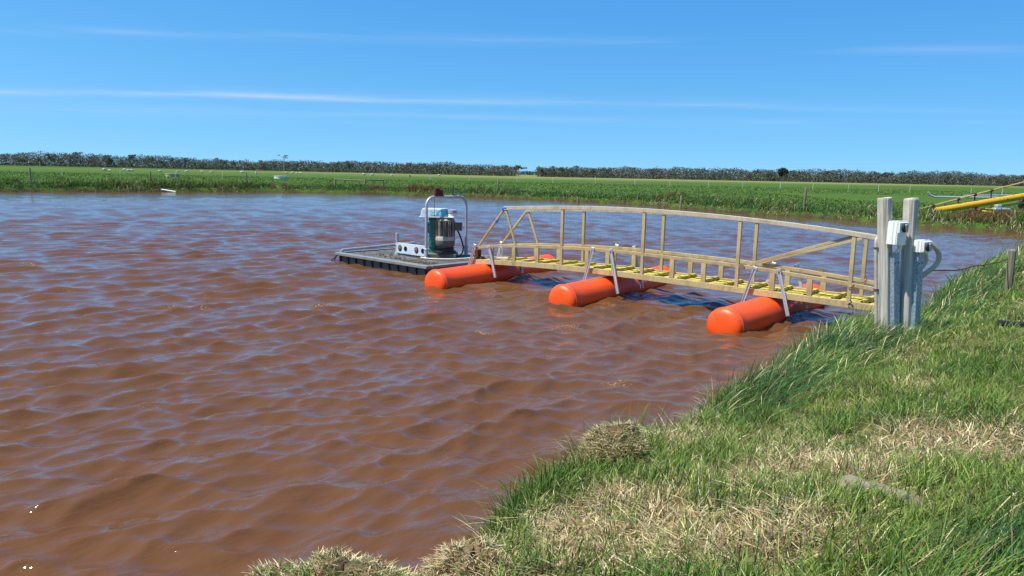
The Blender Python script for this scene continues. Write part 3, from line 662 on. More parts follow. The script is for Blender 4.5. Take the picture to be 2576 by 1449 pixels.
# ------------------------------------------------------------------ posts with switch boxes on the bank
def gz(x, y): return float(ground_z(np.array([float(x)]), np.array([float(y)]))[0])
N2 = Vector((math.cos(R(-60)), math.sin(R(-60)), 0)); T2 = Vector((-N2.y, N2.x, 0))      # the face that carries the boxes, and along it
def bank_post(px, base_u, top_u, h, label):
    b = at_z(base_u, 838, .52); g0 = gz(b.x, b.y)
    tz = at_z(top_u, 497, CAM_H - .2); 
    t = Vector((b.x + (top_u - base_u - 31) * .00476, b.y + .02, 2.11))
    rot = (t - b).to_track_quat('Z', 'Y').to_matrix()
    m = MB(); w = .132; r_ = random.Random(px)
    lv = [-.5, .1, .5, .9, 1.3, 1.58, 1.60]; vs = []
    ring = []
    for sx, sy in ((-1, -1), (1, -1), (1, 1), (-1, 1)):
        c = .022
        pts = [(sx * (w / 2 - c), sy * w / 2), (sx * w / 2, sy * (w / 2 - c))]
        if sx * sy > 0: pts.reverse()
        ring += pts
    ring = sorted(ring, key=lambda p: math.atan2(p[1], p[0])); n = len(ring)
    for i, z in enumerate(lv):
        k = 1 + r_.uniform(-.02, .02) if i < 5 else (1.0 if i == 5 else .95)
        for (x, y) in ring: vs.append((x * k + r_.uniform(-.002, .002), y * k + r_.uniform(-.002, .002), z * (t - b).length / 1.6 + (r_.uniform(-.006, .006) if i > 4 else 0)))
    fs = [(i * n + k, i * n + (k + 1) % n, (i + 1) * n + (k + 1) % n, (i + 1) * n + k) for i in range(len(lv) - 1) for k in range(n)] + [tuple(range((len(lv) - 1) * n, len(lv) * n))]
    m.add(vs, fs); o = m.build('timber_post', M['post'], None, loc=b)
    q = (t - b).to_track_quat('Z', 'Y'); ax = (t - b).normalized()
    o.rotation_euler = (Matrix.Rotation(0, 3, 'Z') @ (Vector((0, 0, 1)).rotation_difference(ax).to_matrix()) @ Matrix.Rotation(R(-60), 3, 'Z')).to_euler()
    tag(o, label, 'post', 'grey timber posts on the bank'); return b, ax
b1, ax1 = bank_post(1, 2226, 2226, 1.6, 'grey timber post with the larger switch box, standing closer to the gangway')
b2, ax2 = bank_post(2, 2275, 2291, 1.6, 'grey timber post carrying the smaller switch box and curved conduits')
def onpost(b, ax, z, n=0, t=0):
    return b + ax * ((z - b.z) / ax.z) + N2 * n + T2 * t
def switch_box(c, depth, width, h, ky, label):
    o = thing('switch_box', label, 'switch box', c - Vector((0, 0, h / 2)), R(-60), 'white switch boxes on the posts')
    m = MB(); m.box((0, 0, h / 2), (depth * .62, width, h)); m.build('case', M['offwhite'], o, bevel=.008, seg=2, loc=(-depth * .19, 0, 0))
    m = MB(); m.box((0, 0, h / 2), (depth * .36, width * 1.03, h * 1.02)); lid = m.build('lid', M['offwhite'], o, bevel=.010, seg=2, loc=(depth * .32, 0, 0))
    m = MB(); m.box((0, 0, 0), (.018, width * .9, min(.12, h * .8))); sw = m.build('switch_plate', M['offwhite'], o, bevel=.004, loc=(depth * .5 + .010, 0, ky))
    m = MB(); m.lathe([(.052, 0), (.052, .012), (.046, .018)], 20, Matrix.Rotation(R(90), 4, 'Y')); k = m.build('dial', M['black'], sw, smooth=True, loc=(.009, 0, 0))
    m = MB(); m.box((.032, 0, 0), (.034, .02, .085), Matrix.Rotation(R(20), 3, 'X')); m.build('switch_handle', M['grey_plastic'], sw, bevel=.005)
    for sy in (-1, 1):
        for sz in (.03, h - .03):
            m = MB(); m.lathe([(.007, 0), (.006, .004)], 8, Matrix.Rotation(R(90), 4, 'Y')); m.build('screw', M['grey_plastic'], lid, loc=(depth * .18, sy * (width / 2 - .016), sz))
    return o
def zpx(v, u=2240): return CAM_H - ((v - 436 - (u - 1288) * .0207) / 1.0) * 8.85 / FPX          # height on the posts for a row of the view
cA = onpost(b1, ax1, zpx(579, 2250), .066 + .066, .030); switch_box(cA, .125, .19, .272, .20, 'larger white switch box with black dial, high on the post closer to the gangway')
cB = onpost(b2, ax2, zpx(612, 2310), .066 + .055, .060); switch_box(cB, .105, .17, .145, .072, 'small square white switch box with black dial, mounted lower on its post')
def channel(b, ax, ztop, t, label):
    m = MB(); L = ztop - .30
    m.box((0, 0, L / 2), (.006, .10, L)); m.box((-.025, .047, L / 2), (.05, .006, L)); m.box((-.025, -.047, L / 2), (.05, .006, L))
    p = onpost(b, ax, .30, .066 + .053, t); o = m.build('cable_guard', M['zinc'], None, loc=p)
    o.rotation_euler = (Vector((0, 0, 1)).rotation_difference(ax).to_matrix() @ Matrix.Rotation(R(-60), 3, 'Z')).to_euler()
    tag(o, label, 'cable guard', 'galvanised cable guards on the posts')
    for z in (.12 * L, .9 * L):
        for e in (-1, 1):
            mm = MB(); mm.lathe([(.010, 0), (.008, .006)], 8, Matrix.Rotation(R(90), 4, 'Y')); mm.build('bolt', M['rust'], o, loc=(.003, e * .03, z))
channel(b1, ax1, zpx(626, 2246), .045, 'galvanised steel cable guard below the larger switch box')
channel(b2, ax2, zpx(628, 2294), .052, 'galvanised steel cable guard below the smaller switch box')
def P1(z, n, t): return onpost(b1, ax1, z, n, t)
def P2(z, n, t): return onpost(b2, ax2, z, n, t)
zA = zpx(608, 2250); cable('conduit', [P1(zA + .01, .12, .10), P1(zA - .05, .115, .10), P1(zA - .10, .095, .07), P1(zA - .18, .09, .05)], .024, M['offwhite'], 'short white conduit bending from the larger switch box into its cable guard', 'conduit')
zB = zpx(628, 2296); cable('conduit', [P2(zB + .01, .10, .06), P2(zB - .04, .10, .055), P2(zB - .12, .09, .05)], .022, M['offwhite'], 'short white conduit dropping from the smaller switch box into its cable guard', 'conduit')
lx = Vector((-1, 0, 0)); face1 = Vector((math.cos(R(-150)), math.sin(R(-150)), 0))
def L1(z, off=.0): return onpost(b1, ax1, z) + face1 * (.072 + off) + Vector((-.5, .866, 0)) * .062
pipe = cable('riser_pipe', [L1(gz(b1.x, b1.y) - .1), L1(.9), L1(1.2), L1(zpx(607, 2205)), L1(zpx(592, 2206), -.03) + Vector((.02, .03, 0)), L1(zpx(584, 2210), -.07) + Vector((.06, .07, 0))], .021, M['conduit'], 'pale riser pipe clipped up the water side of the post', 'pipe')
for v in (617, 720):
    m = MB(); m.tube([((.026 * math.cos(t)), .026 * math.sin(t), 0) for t in np.linspace(0, 6.28, 13)], .007, 5); m.tube([(.03, 0, -.012), (.07, .0, .0)], .010, 5)
    o = m.build('pipe_clip', M['rust'], pipe, loc=L1(zpx(v, 2206)), rot=(0, 0, R(20)))
def px_d(u, v, d): 
    r = px_ray(u, v); return Vector((0, 0, CAM_H)) + r * d
cable('conduit', [px_d(2318, 608, 8.72), px_d(2336, 609, 8.74), px_d(2356, 626, 8.78), px_d(2362, 648, 8.82), px_d(2352, 668, 8.86), px_d(2325, 690, 8.9), px_d(2303, 704, 8.92), px_d(2288, 716, 8.93)], .030, M['conduit'], 'larger curved cream conduit looping out from the smaller switch box', 'conduit', 'curved cream conduits')
cable('conduit', [px_d(2312, 622, 8.76), px_d(2322, 630, 8.78), px_d(2329, 643, 8.82), px_d(2328, 658, 8.84), px_d(2318, 673, 8.88), px_d(2304, 684, 8.9), px_d(2290, 694, 8.92)], .026, M['conduit'], 'smaller curved cream conduit tucked inside the larger loop', 'conduit', 'curved cream conduits')

# ------------------------------------------------------------------ small things along the near bank
p = at_z(2181, 812, .45); g0 = gz(p.x, p.y)
m = MB(); m.box((0, 0, .06), (.05, .05, .42)); m.box((.028, 0, .1), (.006, .09, .30))
tag(m.build('steel_stake', M['rust'], None, bevel=.003, loc=(p.x, p.y, g0), rot=(0, R(3), .4)), 'short rusty steel stake in the grass beside the gangway landing', 'stake')
p = at_z(2541, 690, .95); g0 = gz(p.x, p.y)
m = MB(); m.lathe([(.055, -.3), (.052, .3), (.05, .66), (.035, .68)], 9); fp = m.build('fence_post', M['bank_post'], None, loc=(p.x, p.y, g0), rot=(R(2), R(-2), 0))
tag(fp, 'weathered wooden fence post standing in long grass on the near bank', 'post')
q0 = px_d(2312, 686, 9.2); q1 = Vector((p.x - .05, p.y, g0 + .52))
wp = [q0.lerp(q1, k / 9) + Vector((random.uniform(-.03, .03), 0, random.uniform(-.015, .015) - .03 * math.sin(math.pi * k / 9))) for k in range(10)]
cable('barbed_wire', wp, .009, M['rust'], 'rusty barbed wire strung from the post with conduits to the fence post', 'wire', n=5)
p = at_z(2550, 797, .86); g0 = gz(p.x, p.y)
d_ = Vector((1, -.12, 0)); cable('drain_pipe', [Vector((p.x - .16, p.y, g0 + .09)), Vector((p.x + .2, p.y - .02, g0 + .085)), Vector((p.x + 1.4, p.y - .1, gz(p.x + 1.4, p.y - .1) + .03))], .035, M['black'], 'black poly pipe lying in the short grass of the near bank', 'pipe')
p = at_z((2110 + 2305) / 2, 1232, .70); g0 = gz(p.x, p.y)
bm = bmesh.new(); nx_, ny_ = 14, 6; grid = {}
for lev in (0, 1):
    for i in range(nx_ + 1):
        for j in range(ny_ + 1):
            x = (i / nx_ - .5) * .46; y = (j / ny_ - .5) * .17 * (1 + .25 * math.sin(i * .9)); e = min(i, nx_ - i, 2) / 2 * min(j, ny_ - j, 1.5) / 1.5
            z = -.05 if lev == 0 else -.01 + .045 * e ** .6 + .012 * mnoise.noise(Vector((x * 14, y * 26, 2))) 
            grid[lev, i, j] = bm.verts.new((x + .008 * mnoise.noise(Vector((x * 20, y * 20, 7 + lev))), y, z))
for i in range(nx_):
    for j in range(ny_):
        bm.faces.new([grid[1, i, j], grid[1, i + 1, j], grid[1, i + 1, j + 1], grid[1, i, j + 1]]); bm.faces.new([grid[0, i, j + 1], grid[0, i + 1, j + 1], grid[0, i + 1, j], grid[0, i, j]])
for i in range(nx_):
    bm.faces.new([grid[0, i, 0], grid[0, i + 1, 0], grid[1, i + 1, 0], grid[1, i, 0]]); bm.faces.new([grid[1, i, ny_], grid[1, i + 1, ny_], grid[0, i + 1, ny_], grid[0, i, ny_]])
for j in range(ny_):
    bm.faces.new([grid[0, 0, j + 1], grid[0, 0, j], grid[1, 0, j], grid[1, 0, j + 1]]); bm.faces.new([grid[0, nx_, j], grid[0, nx_, j + 1], grid[1, nx_, j + 1], grid[1, nx_, j]])
me = bpy.data.meshes.new('timber_slab'); bm.to_mesh(me); bm.free(); me.materials.append(M['old_timber']); me.polygons.foreach_set('use_smooth', [True] * len(me.polygons))
slab = tag(link('timber_slab', me, None, (p.x, p.y, g0 + .022), (R(2), R(-2), R(-52))), 'rotten grey timber slab half sunk in the dry grass', 'timber slab')
SLAB = (p.x, p.y)

# ------------------------------------------------------------------ yellow auger parked on the far bank
AD = 42.5
st_o = px_d(2348, 531, AD); st_t = px_d(2600, 489, AD + 2.5)
ax = (st_t - st_o).normalized(); side = ax.cross(Vector((0, 0, 1))).normalized(); upv = side.cross(ax)
base = st_o + ax * 8.2; gb = gz(base.x, base.y)
stir = thing('auger', 'yellow auger tube with thin stay rods, its nose resting in the far bank grass', 'auger', (base.x, base.y, gb))
off = Vector((base.x, base.y, gb)); S = lambda v: v - off
m = MB(); m.tube([S(st_o), S(st_o + ax * .1), S(st_o + ax * 12)], [.14, .20, .20], 16); m.build('auger_tube', M['yellow_paint'], stir, smooth=True)
m = MB(); m.lathe([(.12, -.34), (.17, -.2), (.20, -.04), (.15, 0)], 12, Matrix.Translation(S(st_o)) @ ax.to_track_quat('Z', 'Y').to_matrix().to_4x4()); m.build('intake_nose', M['rust'], stir, smooth=True)
m = MB(); m.tube([S(st_o - ax * 2.0 + upv * .16), S(st_o + ax * 3.4 + upv * .58), S(st_o + ax * 11 + upv * 1.1)], .05, 8); m.build('stay_rod', M['tan_rod'], stir, smooth=True)
m = MB(); m.tube([S(st_o + ax * .7 - upv * .36), S(st_o + ax * 11 - upv * .42)], .055, 8); m.build('stay_rod', M['tan_rod'], stir, smooth=True)
for k, d in enumerate((-.04, 1.9, 3.2, 4.5, 7.4)):
    hgt = .16 + .42 * (d + 2) / 5.4 if d < 3.4 else .58 + .068 * (d - 3.4)
    m = MB(); c0 = st_o + ax * d; m.tube([S(c0 - upv * .2), S(c0 + upv * (hgt + .05))], .035, 6); m.tube([S(c0 - ax * .1 + upv * hgt), S(c0 + ax * .1 + upv * hgt)], .085, 6); m.build('stay_bracket', M['rust'], stir, smooth=True)
b_ = px_d(2470, 532, AD + .6); c_ = px_d(2720, 560, AD + 1.4)
m = MB(); m.tube([S(b_), S(c_)], .085, 8); m.build('lower_arm', M['yellow_paint'], stir, smooth=True)
m = MB(); m.tube([S(b_ + Vector((.2, 0, .18))), S(c_ + Vector((0, 0, .26)))], .045, 6); m.build('ram_rod', M['tan_rod'], stir, smooth=True)
m = MB(); m.tube([S(b_ - Vector((.1, 0, .0))), S(st_o + ax * 3.3 - upv * .2)], .09, 8); m.build('link_arm', M['rust'], stir, smooth=True)
m = MB(); m.box(S(b_ + Vector((1.1, 0, .16))), (.9, .4, .14)); m.box(S(b_ + Vector((.9, 0, .32))), (.3, .3, .2)); m.build('hydraulic_block', M['galv'], stir, bevel=.03)
for e in (-1, 1):
    m = MB(); m.tube([(.1, e * .9, .45), (0, e * .25, 1.6)], .06, 8); m.build('undercarriage_leg', M['yellow_paint'], stir, smooth=True)
    m = MB(); m.lathe([(.20, -.10), (.40, -.10), (.45, -.05), (.45, .05), (.40, .10), (.20, .10)], 24, Matrix.Rotation(R(90), 4, 'X')); wl = m.build('tyre', M['black'], stir, smooth=True, loc=(.1, e * .9, .45))
    m = MB(); m.lathe([(.05, -.11), (.21, -.09), (.21, .09), (.05, .11)], 18, Matrix.Rotation(R(90), 4, 'X')); m.build('rim', M['yellow_paint'], wl, smooth=True)
m = MB(); m.tube([(.1, -.9, .45), (.1, .9, .45)], .05, 8); m.build('axle', M['rust'], stir, smooth=True)
# grey delivery pipe with a bent tip beyond the auger
dp = 47.0; q = [px_d(2334, 483, dp), px_d(2341, 491, dp), px_d(2350, 495, dp), px_d(2390, 496, dp), px_d(2500, 497, dp), px_d(2700, 497, dp + .4)]
foot = Vector((q[-1].x, q[-1].y, gz(q[-1].x, q[-1].y) - .1))
gp = thing('delivery_pipe', 'grey steel pipe with an upturned tip held above the paddock behind the yellow auger', 'pipe', foot + Vector((0, 0, .1)))
m = MB(); m.tube([v - gp.location for v in q], .06, 8); m.build('pipe_run', M['galv'], gp, smooth=True)
m = MB(); m.tube([px_d(2425, 492, dp + .2) - gp.location, px_d(2700, 490, dp + .6) - gp.location], .045, 8); m.build('upper_pipe', M['galv'], gp, smooth=True)
m = MB(); m.tube([q[-1] - gp.location, foot - gp.location], .06, 8); m.build('stand_leg', M['galv'], gp, smooth=True)
m = MB(); m.tube([px_d(2700, 490, dp + .6) - gp.location, foot - gp.location + Vector((0, .3, 0))], .05, 8); m.build('stand_leg', M['galv'], gp, smooth=True)

# ------------------------------------------------------------------ grass
GREENS = np.array([(.075, .150, .018), (.110, .190, .022), (.050, .110, .016), (.140, .215, .034), (.036, .085, .018)])
DARKS = np.array([(.030, .085, .016), (.042, .110, .018), (.026, .070, .018), (.060, .130, .022)])
LAWN = np.array([(.150, .230, .032), (.190, .260, .045), (.095, .170, .022), (.240, .270, .075), (.060, .120, .018)])
STRAWS = np.array([(.58, .47, .26), (.68, .58, .36), (.46, .35, .18), (.33, .22, .11), (.64, .56, .30), (.20, .13, .06)])
def pick(pal, n): 
    c = pal[rng.integers(0, len(pal), n)]; return c * rng.uniform(.78, 1.22, (n, 1)) * rng.uniform(.93, 1.07, (n, 3))
class Blades:
    """Thousands of bent, tapering grass blades gathered into one mesh."""
    def __init__(s): s.parts = []
    def add(s, P, h, w, lean, tint, curl=.5):
        """P roots (n,3); h heights; w widths; lean (n,2) how far the tip moves sideways per height; curl: how the bend is spread"""
        n = len(P)
        if n: s.parts.append((P, np.broadcast_to(h, n).copy(), np.broadcast_to(w, n).copy(), lean, tint, np.broadcast_to(curl, n).copy()))
    def build(s, name, label=None):
        P, h, w, lean, tint, curl = [np.concatenate([p[i] for p in s.parts]) for i in range(6)]
        n = len(P); ts = [0, .45, .8, 1.0]; a = rng.uniform(0, 2 * math.pi, n); wd = np.stack([np.cos(a), np.sin(a), np.zeros(n)], -1)
        ll = np.hypot(lean[:, 0], lean[:, 1]); drop = 1 / np.sqrt(1 + ll ** 2 * .6)
        V = np.zeros((n, 7, 3)); k = 0
        for i, t in enumerate(ts):
            x = lean * (h * (t ** (1 + curl)))[:, None]; z = h * drop * (t - .28 * np.minimum(ll, 1.5) * t ** 3)
            c = P + np.concatenate([x, z[:, None]], 1); wi = (w * (1 - .25 * t) * .5)[:, None] * wd
            if i < 3: V[:, k] = c - wi; V[:, k + 1] = c + wi; k += 2
            else: V[:, k] = c
        f = np.array([(0, 1, 3), (0, 3, 2), (2, 3, 5), (2, 5, 4), (4, 5, 6)]); F = (np.arange(n)[:, None, None] * 7 + f[None]).reshape(-1, 3)
        me = np_mesh(name, V.reshape(-1, 3), F, M['blade'], smooth=True)
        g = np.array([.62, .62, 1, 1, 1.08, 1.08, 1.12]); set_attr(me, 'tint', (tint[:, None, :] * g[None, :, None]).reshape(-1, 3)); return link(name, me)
def scatter(x0, x1, y0, y1, dens):
    n = int((x1 - x0) * (y1 - y0) * dens); return rng.uniform(x0, x1, n), rng.uniform(y0, y1, n)
def roots(x, y): 
    d = signed(x, y); return d, np.stack([x, y, ground_z(x, y, d) - .012], -1)
def view_cull(x, y, pad=.12):                         # only ground the photograph or a step to the side could show
    return (-x < (np.maximum(y, 0) + 1.2) * (.72 + pad)) & (x < np.maximum(y, 0) * .84 + 3.2) & (y > 1.7)
WIND = np.array([.86, .42])
def bump_at(x, y, cx, cy, rx, ry, rot=0):
    c, s_ = math.cos(rot), math.sin(rot); u = ((x - cx) * c + (y - cy) * s_) / rx; v = (-(x - cx) * s_ + (y - cy) * c) / ry
    return np.exp(-(u * u + v * v))
def tall_mask(x, y):
    """where the grass stands long: round the posts, the outer bank edge and the corner by the camera"""
    t = 1.15 * bump_at(x, y, 2.75, 7.35, 1.6, .62, R(50)) + 1.1 * bump_at(x, y, 4.1, 9.0, 1.2, .75, R(45)) + bump_at(x, y, 2.45, 2.75, 1.0, .42, R(20)) * 1.2 + 1.1 * bump_at(x, y, 7.6, 12.4, 3.2, .9, R(48)) + .8 * bump_at(x, y, 10.5, 15.2, 4, 1.0, R(42))
    return np.clip(t, 0, 1)
def dry_mask(x, y):
    n = fbm(x * 1.5, y * 1.5, 51, 4)
    patch = .9 * bump_at(x, y, 1.0, 3.35, .45, .3) + .8 * bump_at(x, y, 1.9, 4.15, 1.3, .42, R(6)) + .9 * bump_at(x, y, .45, 3.9, .55, .3, R(50)) + .5 * bump_at(x, y, 3.0, 4.3, 1.0, .4) + .7 * bump_at(x, y, 1.25, 5.3, .5, .35)
    return np.clip((n - .53) * 2.6 + patch * .85, 0, 1)
near = Blades()
# turf: short blades, green or bleached, thinning with distance
for (x0, x1, y0, y1, dens) in ((-2.0, 6.0, 1.7, 4.3, 6200), (-.6, 7.6, 4.3, 6.6, 4600), (1.0, 10, 6.6, 9.8, 2600), (2.6, 16, 9.8, 15, 1150), (6, 24, 15, 24, 330)):
    x, y = scatter(x0, x1, y0, y1, dens); nc = max(1, len(x) // 34); pull = rng.random(len(x)) < .62; ci = rng.integers(0, nc, len(x)); ccx, ccy = rng.uniform(x0, x1, nc), rng.uniform(y0, y1, nc)
    x = np.where(pull, ccx[ci] + rng.normal(0, .035, len(x)), x); y = np.where(pull, ccy[ci] + rng.normal(0, .035, len(x)), y); tone = rng.uniform(.62, 1.25, nc)[ci]; cdry = (rng.random(nc) * .5 - .25)[ci]
    k = view_cull(x, y); x, y, tone, cdry, pull = x[k], y[k], tone[k], cdry[k], pull[k]; d, P = roots(x, y); k = d > .10; tone, cdry, pull = tone[k], cdry[k], pull[k]; x, y, d, P = x[k], y[k], d[k], P[k]
    tm_, dm = tall_mask(x, y), dry_mask(x, y); n = len(x)
    isdry = rng.random(n) < np.clip(dm * .95 + .18 + np.where(pull, cdry, .1), 0, .9) * (1 - .85 * tm_)
    bare = rng.random(n) < .97 * np.minimum(1, 1.6 * bump_at(x, y, *SLAB, .27, .13, R(-52))); keepm = ~bare
    size = .035 + .095 * fbm(x * 2.6, y * 2.6, 12, 3) ** 1.5 + .055 * rng.random(n) ** 2
    far_k = np.clip(y / 8, .8, 3)
    h = size * np.where(isdry, .95, 1.3) * np.where(pull, 1.25, .8) * (.8 + .25 * far_k); w = rng.uniform(.004, .0085, n) * far_k
    an = rng.uniform(0, 6.28, n); mag = rng.uniform(.1, 1.1, n) * np.where(isdry, 1.9, 1.0)
    lean = np.stack([np.cos(an), np.sin(an)], -1) * mag[:, None] + WIND * .35
    tint = np.where(isdry[:, None], pick(STRAWS, n), np.where((fbm(x * 1.3, y * 1.3, 91, 4) + rng.normal(0, .06, n) > .42)[:, None], pick(LAWN, n), pick(GREENS, n)))
    tint = tint * np.where(pull, tone, .85)[:, None]
    near.add(P[keepm], h[keepm], w[keepm], lean[keepm], tint[keepm], .5)
# long wind-combed grass
for (x0, x1, y0, y1, dens) in ((.6, 4.0, 1.9, 3.8, 3600), (.8, 6.5, 5.2, 10.8, 2700), (4.5, 19, 9.5, 21, 420)):
    x, y = scatter(x0, x1, y0, y1, dens); k = view_cull(x, y) & (rng.random(len(x)) < tall_mask(x, y) * 1.1 - .12); x, y = x[k], y[k]; d, P = roots(x, y); k = d > .06; x, y, P = x[k], y[k], P[k]; n = len(x)
    h = rng.uniform(.18, .46, n) * (.55 + .6 * tall_mask(x, y)); far_k = np.clip(y / 7, .8, 2.6)
    g = .55 + .9 * fbm(x * 1.1, y * 1.1, 61, 2); lean = WIND[None] * (g * rng.uniform(.5, 1.5, n))[:, None] + rng.normal(0, .28, (n, 2))
    tint = np.where((rng.random(n) < .13)[:, None], pick(STRAWS, n) * .8, np.where((fbm(x * .9, y * .9, 20, 2) > .52)[:, None], pick(GREENS, n), pick(DARKS, n)))
    near.add(P, h, rng.uniform(.005, .0095, n) * far_k, lean, tint * (.7 + .6 * vnoise(x * 5, y * 5, 6))[:, None], .9)
# ragged fringe hanging over the water's edge
seg = np.array(NEAR, float)
for i in range(2, len(seg) - 2):
    L = np.hypot(*(seg[i + 1] - seg[i])); dd = max(2.5, math.hypot(*seg[i])); n = int(L * 3400 / dd * 1.25)
    t = rng.random(n); x = seg[i, 0] + t * (seg[i + 1, 0] - seg[i, 0]) + rng.normal(0, .22, n); y = seg[i, 1] + t * (seg[i + 1, 1] - seg[i, 1]) + rng.normal(0, .22, n)
    d, P = roots(x, y); k = (d > .06) & (d < .5); x, y, d, P = x[k], y[k], d[k], P[k]; n = len(x)
    pl_ = fbm(x * 2.4, y * 2.4, 33, 3); dry = rng.random(n) < np.clip((pl_ - .42) * 3.2, .12, .92)
    h = rng.uniform(.07, .17, n) * (.7 + .9 * fbm(x * 1.7, y * 1.7, 14, 2)) * np.where(dry, .85, 1.35); k2 = np.clip(dd / 7, .8, 3)
    an = rng.uniform(0, 6.28, n); nrm_ = np.array([-(seg[i + 1, 1] - seg[i, 1]), seg[i + 1, 0] - seg[i, 0]]); nrm_ /= np.hypot(*nrm_)
    lean = np.stack([np.cos(an), np.sin(an)], -1) * (rng.uniform(.2, 1.2, n) * np.where(dry, 1.7, .7))[:, None] + nrm_ * .35
    near.add(P, h * (1 + .25 * k2), rng.uniform(.004, .0075, n) * k2, lean, np.where(dry[:, None], pick(STRAWS, n) * .9, pick(GREENS, n)), .7)
# upright broad-bladed tufts along the lip
for (u, v, z, n, sp, hh_) in ((1222, 1300, .30, 60, .06, .24), (1300, 1235, .30, 80, .09, .24), (1370, 1215, .32, 110, .11, .24), (1450, 1200, .34, 80, .10, .18), (1620, 1120, .45, 90, .12, .18), (1660, 1190, .5, 80, .08, .17), (1820, 990, .42, 120, .16, .2), (1890, 960, .45, 150, .18, .26), (1240, 1400, .5, 60, .08, .14), (1790, 1230, .62, 60, .06, .15), (1560, 1250, .5, 60, .10, .14), (1480, 1330, .55, 60, .08, .13), (1960, 1270, .66, 90, .14, .12), (1330, 1330, .5, 80, .10, .12), (1700, 1390, .66, 70, .1, .13), (1400, 1420, .62, 70, .1, .14), (760, 1440, .40, 90, .10, .13), (960, 1440, .40, 70, .08, .12)):
    c = at_z(u, v, z); x = rng.normal(c.x, sp, n); y = rng.normal(c.y, sp, n); d, P = roots(x, y); k = d > .02; P = P[k]; n = len(P); an = rng.uniform(0, 6.28, n)
    near.add(P, rng.uniform(.6, 1.15, n) * hh_, rng.uniform(.005, .0085, n), np.stack([np.cos(an), np.sin(an)], -1) * rng.uniform(.1, .6, (n, 1)) + WIND * .12, pick(GREENS, n), .9)
for (u, v, z, sp) in ((1550, 1165, .34, .24), (1190, 1420, .30, .26), (900, 1455, .24, .34), (1690, 1310, .6, .16), (1450, 1290, .45, .18)):      # trodden straw round the tussocks
    c = at_z(u, v, z); n = 1500; x = rng.normal(c.x, sp, n); y = rng.normal(c.y, sp * .7, n); d, P = roots(x, y); k = d > .02; P = P[k]; n = len(P); an = rng.uniform(0, 6.28, n)
    near.add(P, rng.uniform(.025, .075, n), rng.uniform(.004, .007, n), np.stack([np.cos(an), np.sin(an)], -1) * rng.uniform(.6, 3.0, (n, 1)), np.where((rng.random(n) < .78)[:, None], pick(STRAWS, n), pick(GREENS, n)), .4)
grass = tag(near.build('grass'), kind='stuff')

# bleached grass hummocks at the water's edge: things of their own
def hummock(u, v, z, rx, ry, hgt, n, seed, label, mix=.1):
    c = at_z(u, v, z); r_ = np.random.default_rng(seed); g0 = gz(c.x, c.y); g0 = max(g0, .12)
    o = thing('dry_tussock', label, 'tussock', (c.x, c.y, g0), 0, 'bleached tussocks at the water edge')
    nu, nv = 18, 8; vs = []; fs_ = []
    for j in range(nv + 1):
        t = j / nv * math.pi / 2
        for i in range(nu):
            a = 2 * math.pi * i / nu; k = 1 + .5 * mnoise.noise(Vector((math.cos(a) * 1.3, math.sin(a) * 1.3, seed * 3.1 + t * 1.2)))
            vs.append((rx * k * math.cos(t) ** .7 * math.cos(a), ry * k * math.cos(t) ** .7 * math.sin(a), hgt * (math.sin(t) * k) - .10 * (1 - j / nv)))
    for j in range(nv):
        for i in range(nu): fs_.append((j * nu + i, j * nu + (i + 1) % nu, (j + 1) * nu + (i + 1) % nu, (j + 1) * nu + i))
    mm = MB(); mm.add(vs, fs_); mm.build('root_mat', M['thatch'], o, smooth=True)
    b = Blades(); a = r_.uniform(0, 6.28, n); t = np.arcsin(r_.uniform(0, 1, n)); ct = np.cos(t) ** .7
    kk = np.array([1 + .5 * mnoise.noise(Vector((math.cos(q_) * 1.3, math.sin(q_) * 1.3, seed * 3.1 + t_ * 1.2))) for q_, t_ in zip(a, t)])
    P = np.stack([rx * kk * ct * np.cos(a), ry * kk * ct * np.sin(a), hgt * kk * np.sin(t) - .012], -1)
    an = a + r_.normal(0, 1.2, n); lean = np.stack([np.cos(an), np.sin(an)], -1) * r_.uniform(.3, 1.9, (n, 1))
    dry = r_.random(n) > mix
    b.add(P, r_.uniform(.02, .06, n), r_.uniform(.003, .006, n), lean, np.where(dry[:, None], pick(STRAWS, n), pick(GREENS, n)), .4)
    k = b.build('straw'); k.parent = o; tag(k, kind='stuff'); return o
M['thatch'] = worn('matted_thatch', (.20, .145, .07), .95, dark=(.06, .04, .02), amount=.8, scale=18, fine=90, bstr=.8, spec=.05)
hummock(1550, 1150, .34, .22, .18, .22, 5200, 3, 'tall rounded tussock of bleached straw jutting over the water, green blades behind it', .25)
hummock(1190, 1405, .30, .24, .18, .20, 5200, 5, 'ragged bleached straw tussock beside a dark hole in the bank')
hummock(865, 1455, .24, .40, .17, .18, 6000, 8, 'wide low mat of curled straw over green grass at a small inlet', .35)

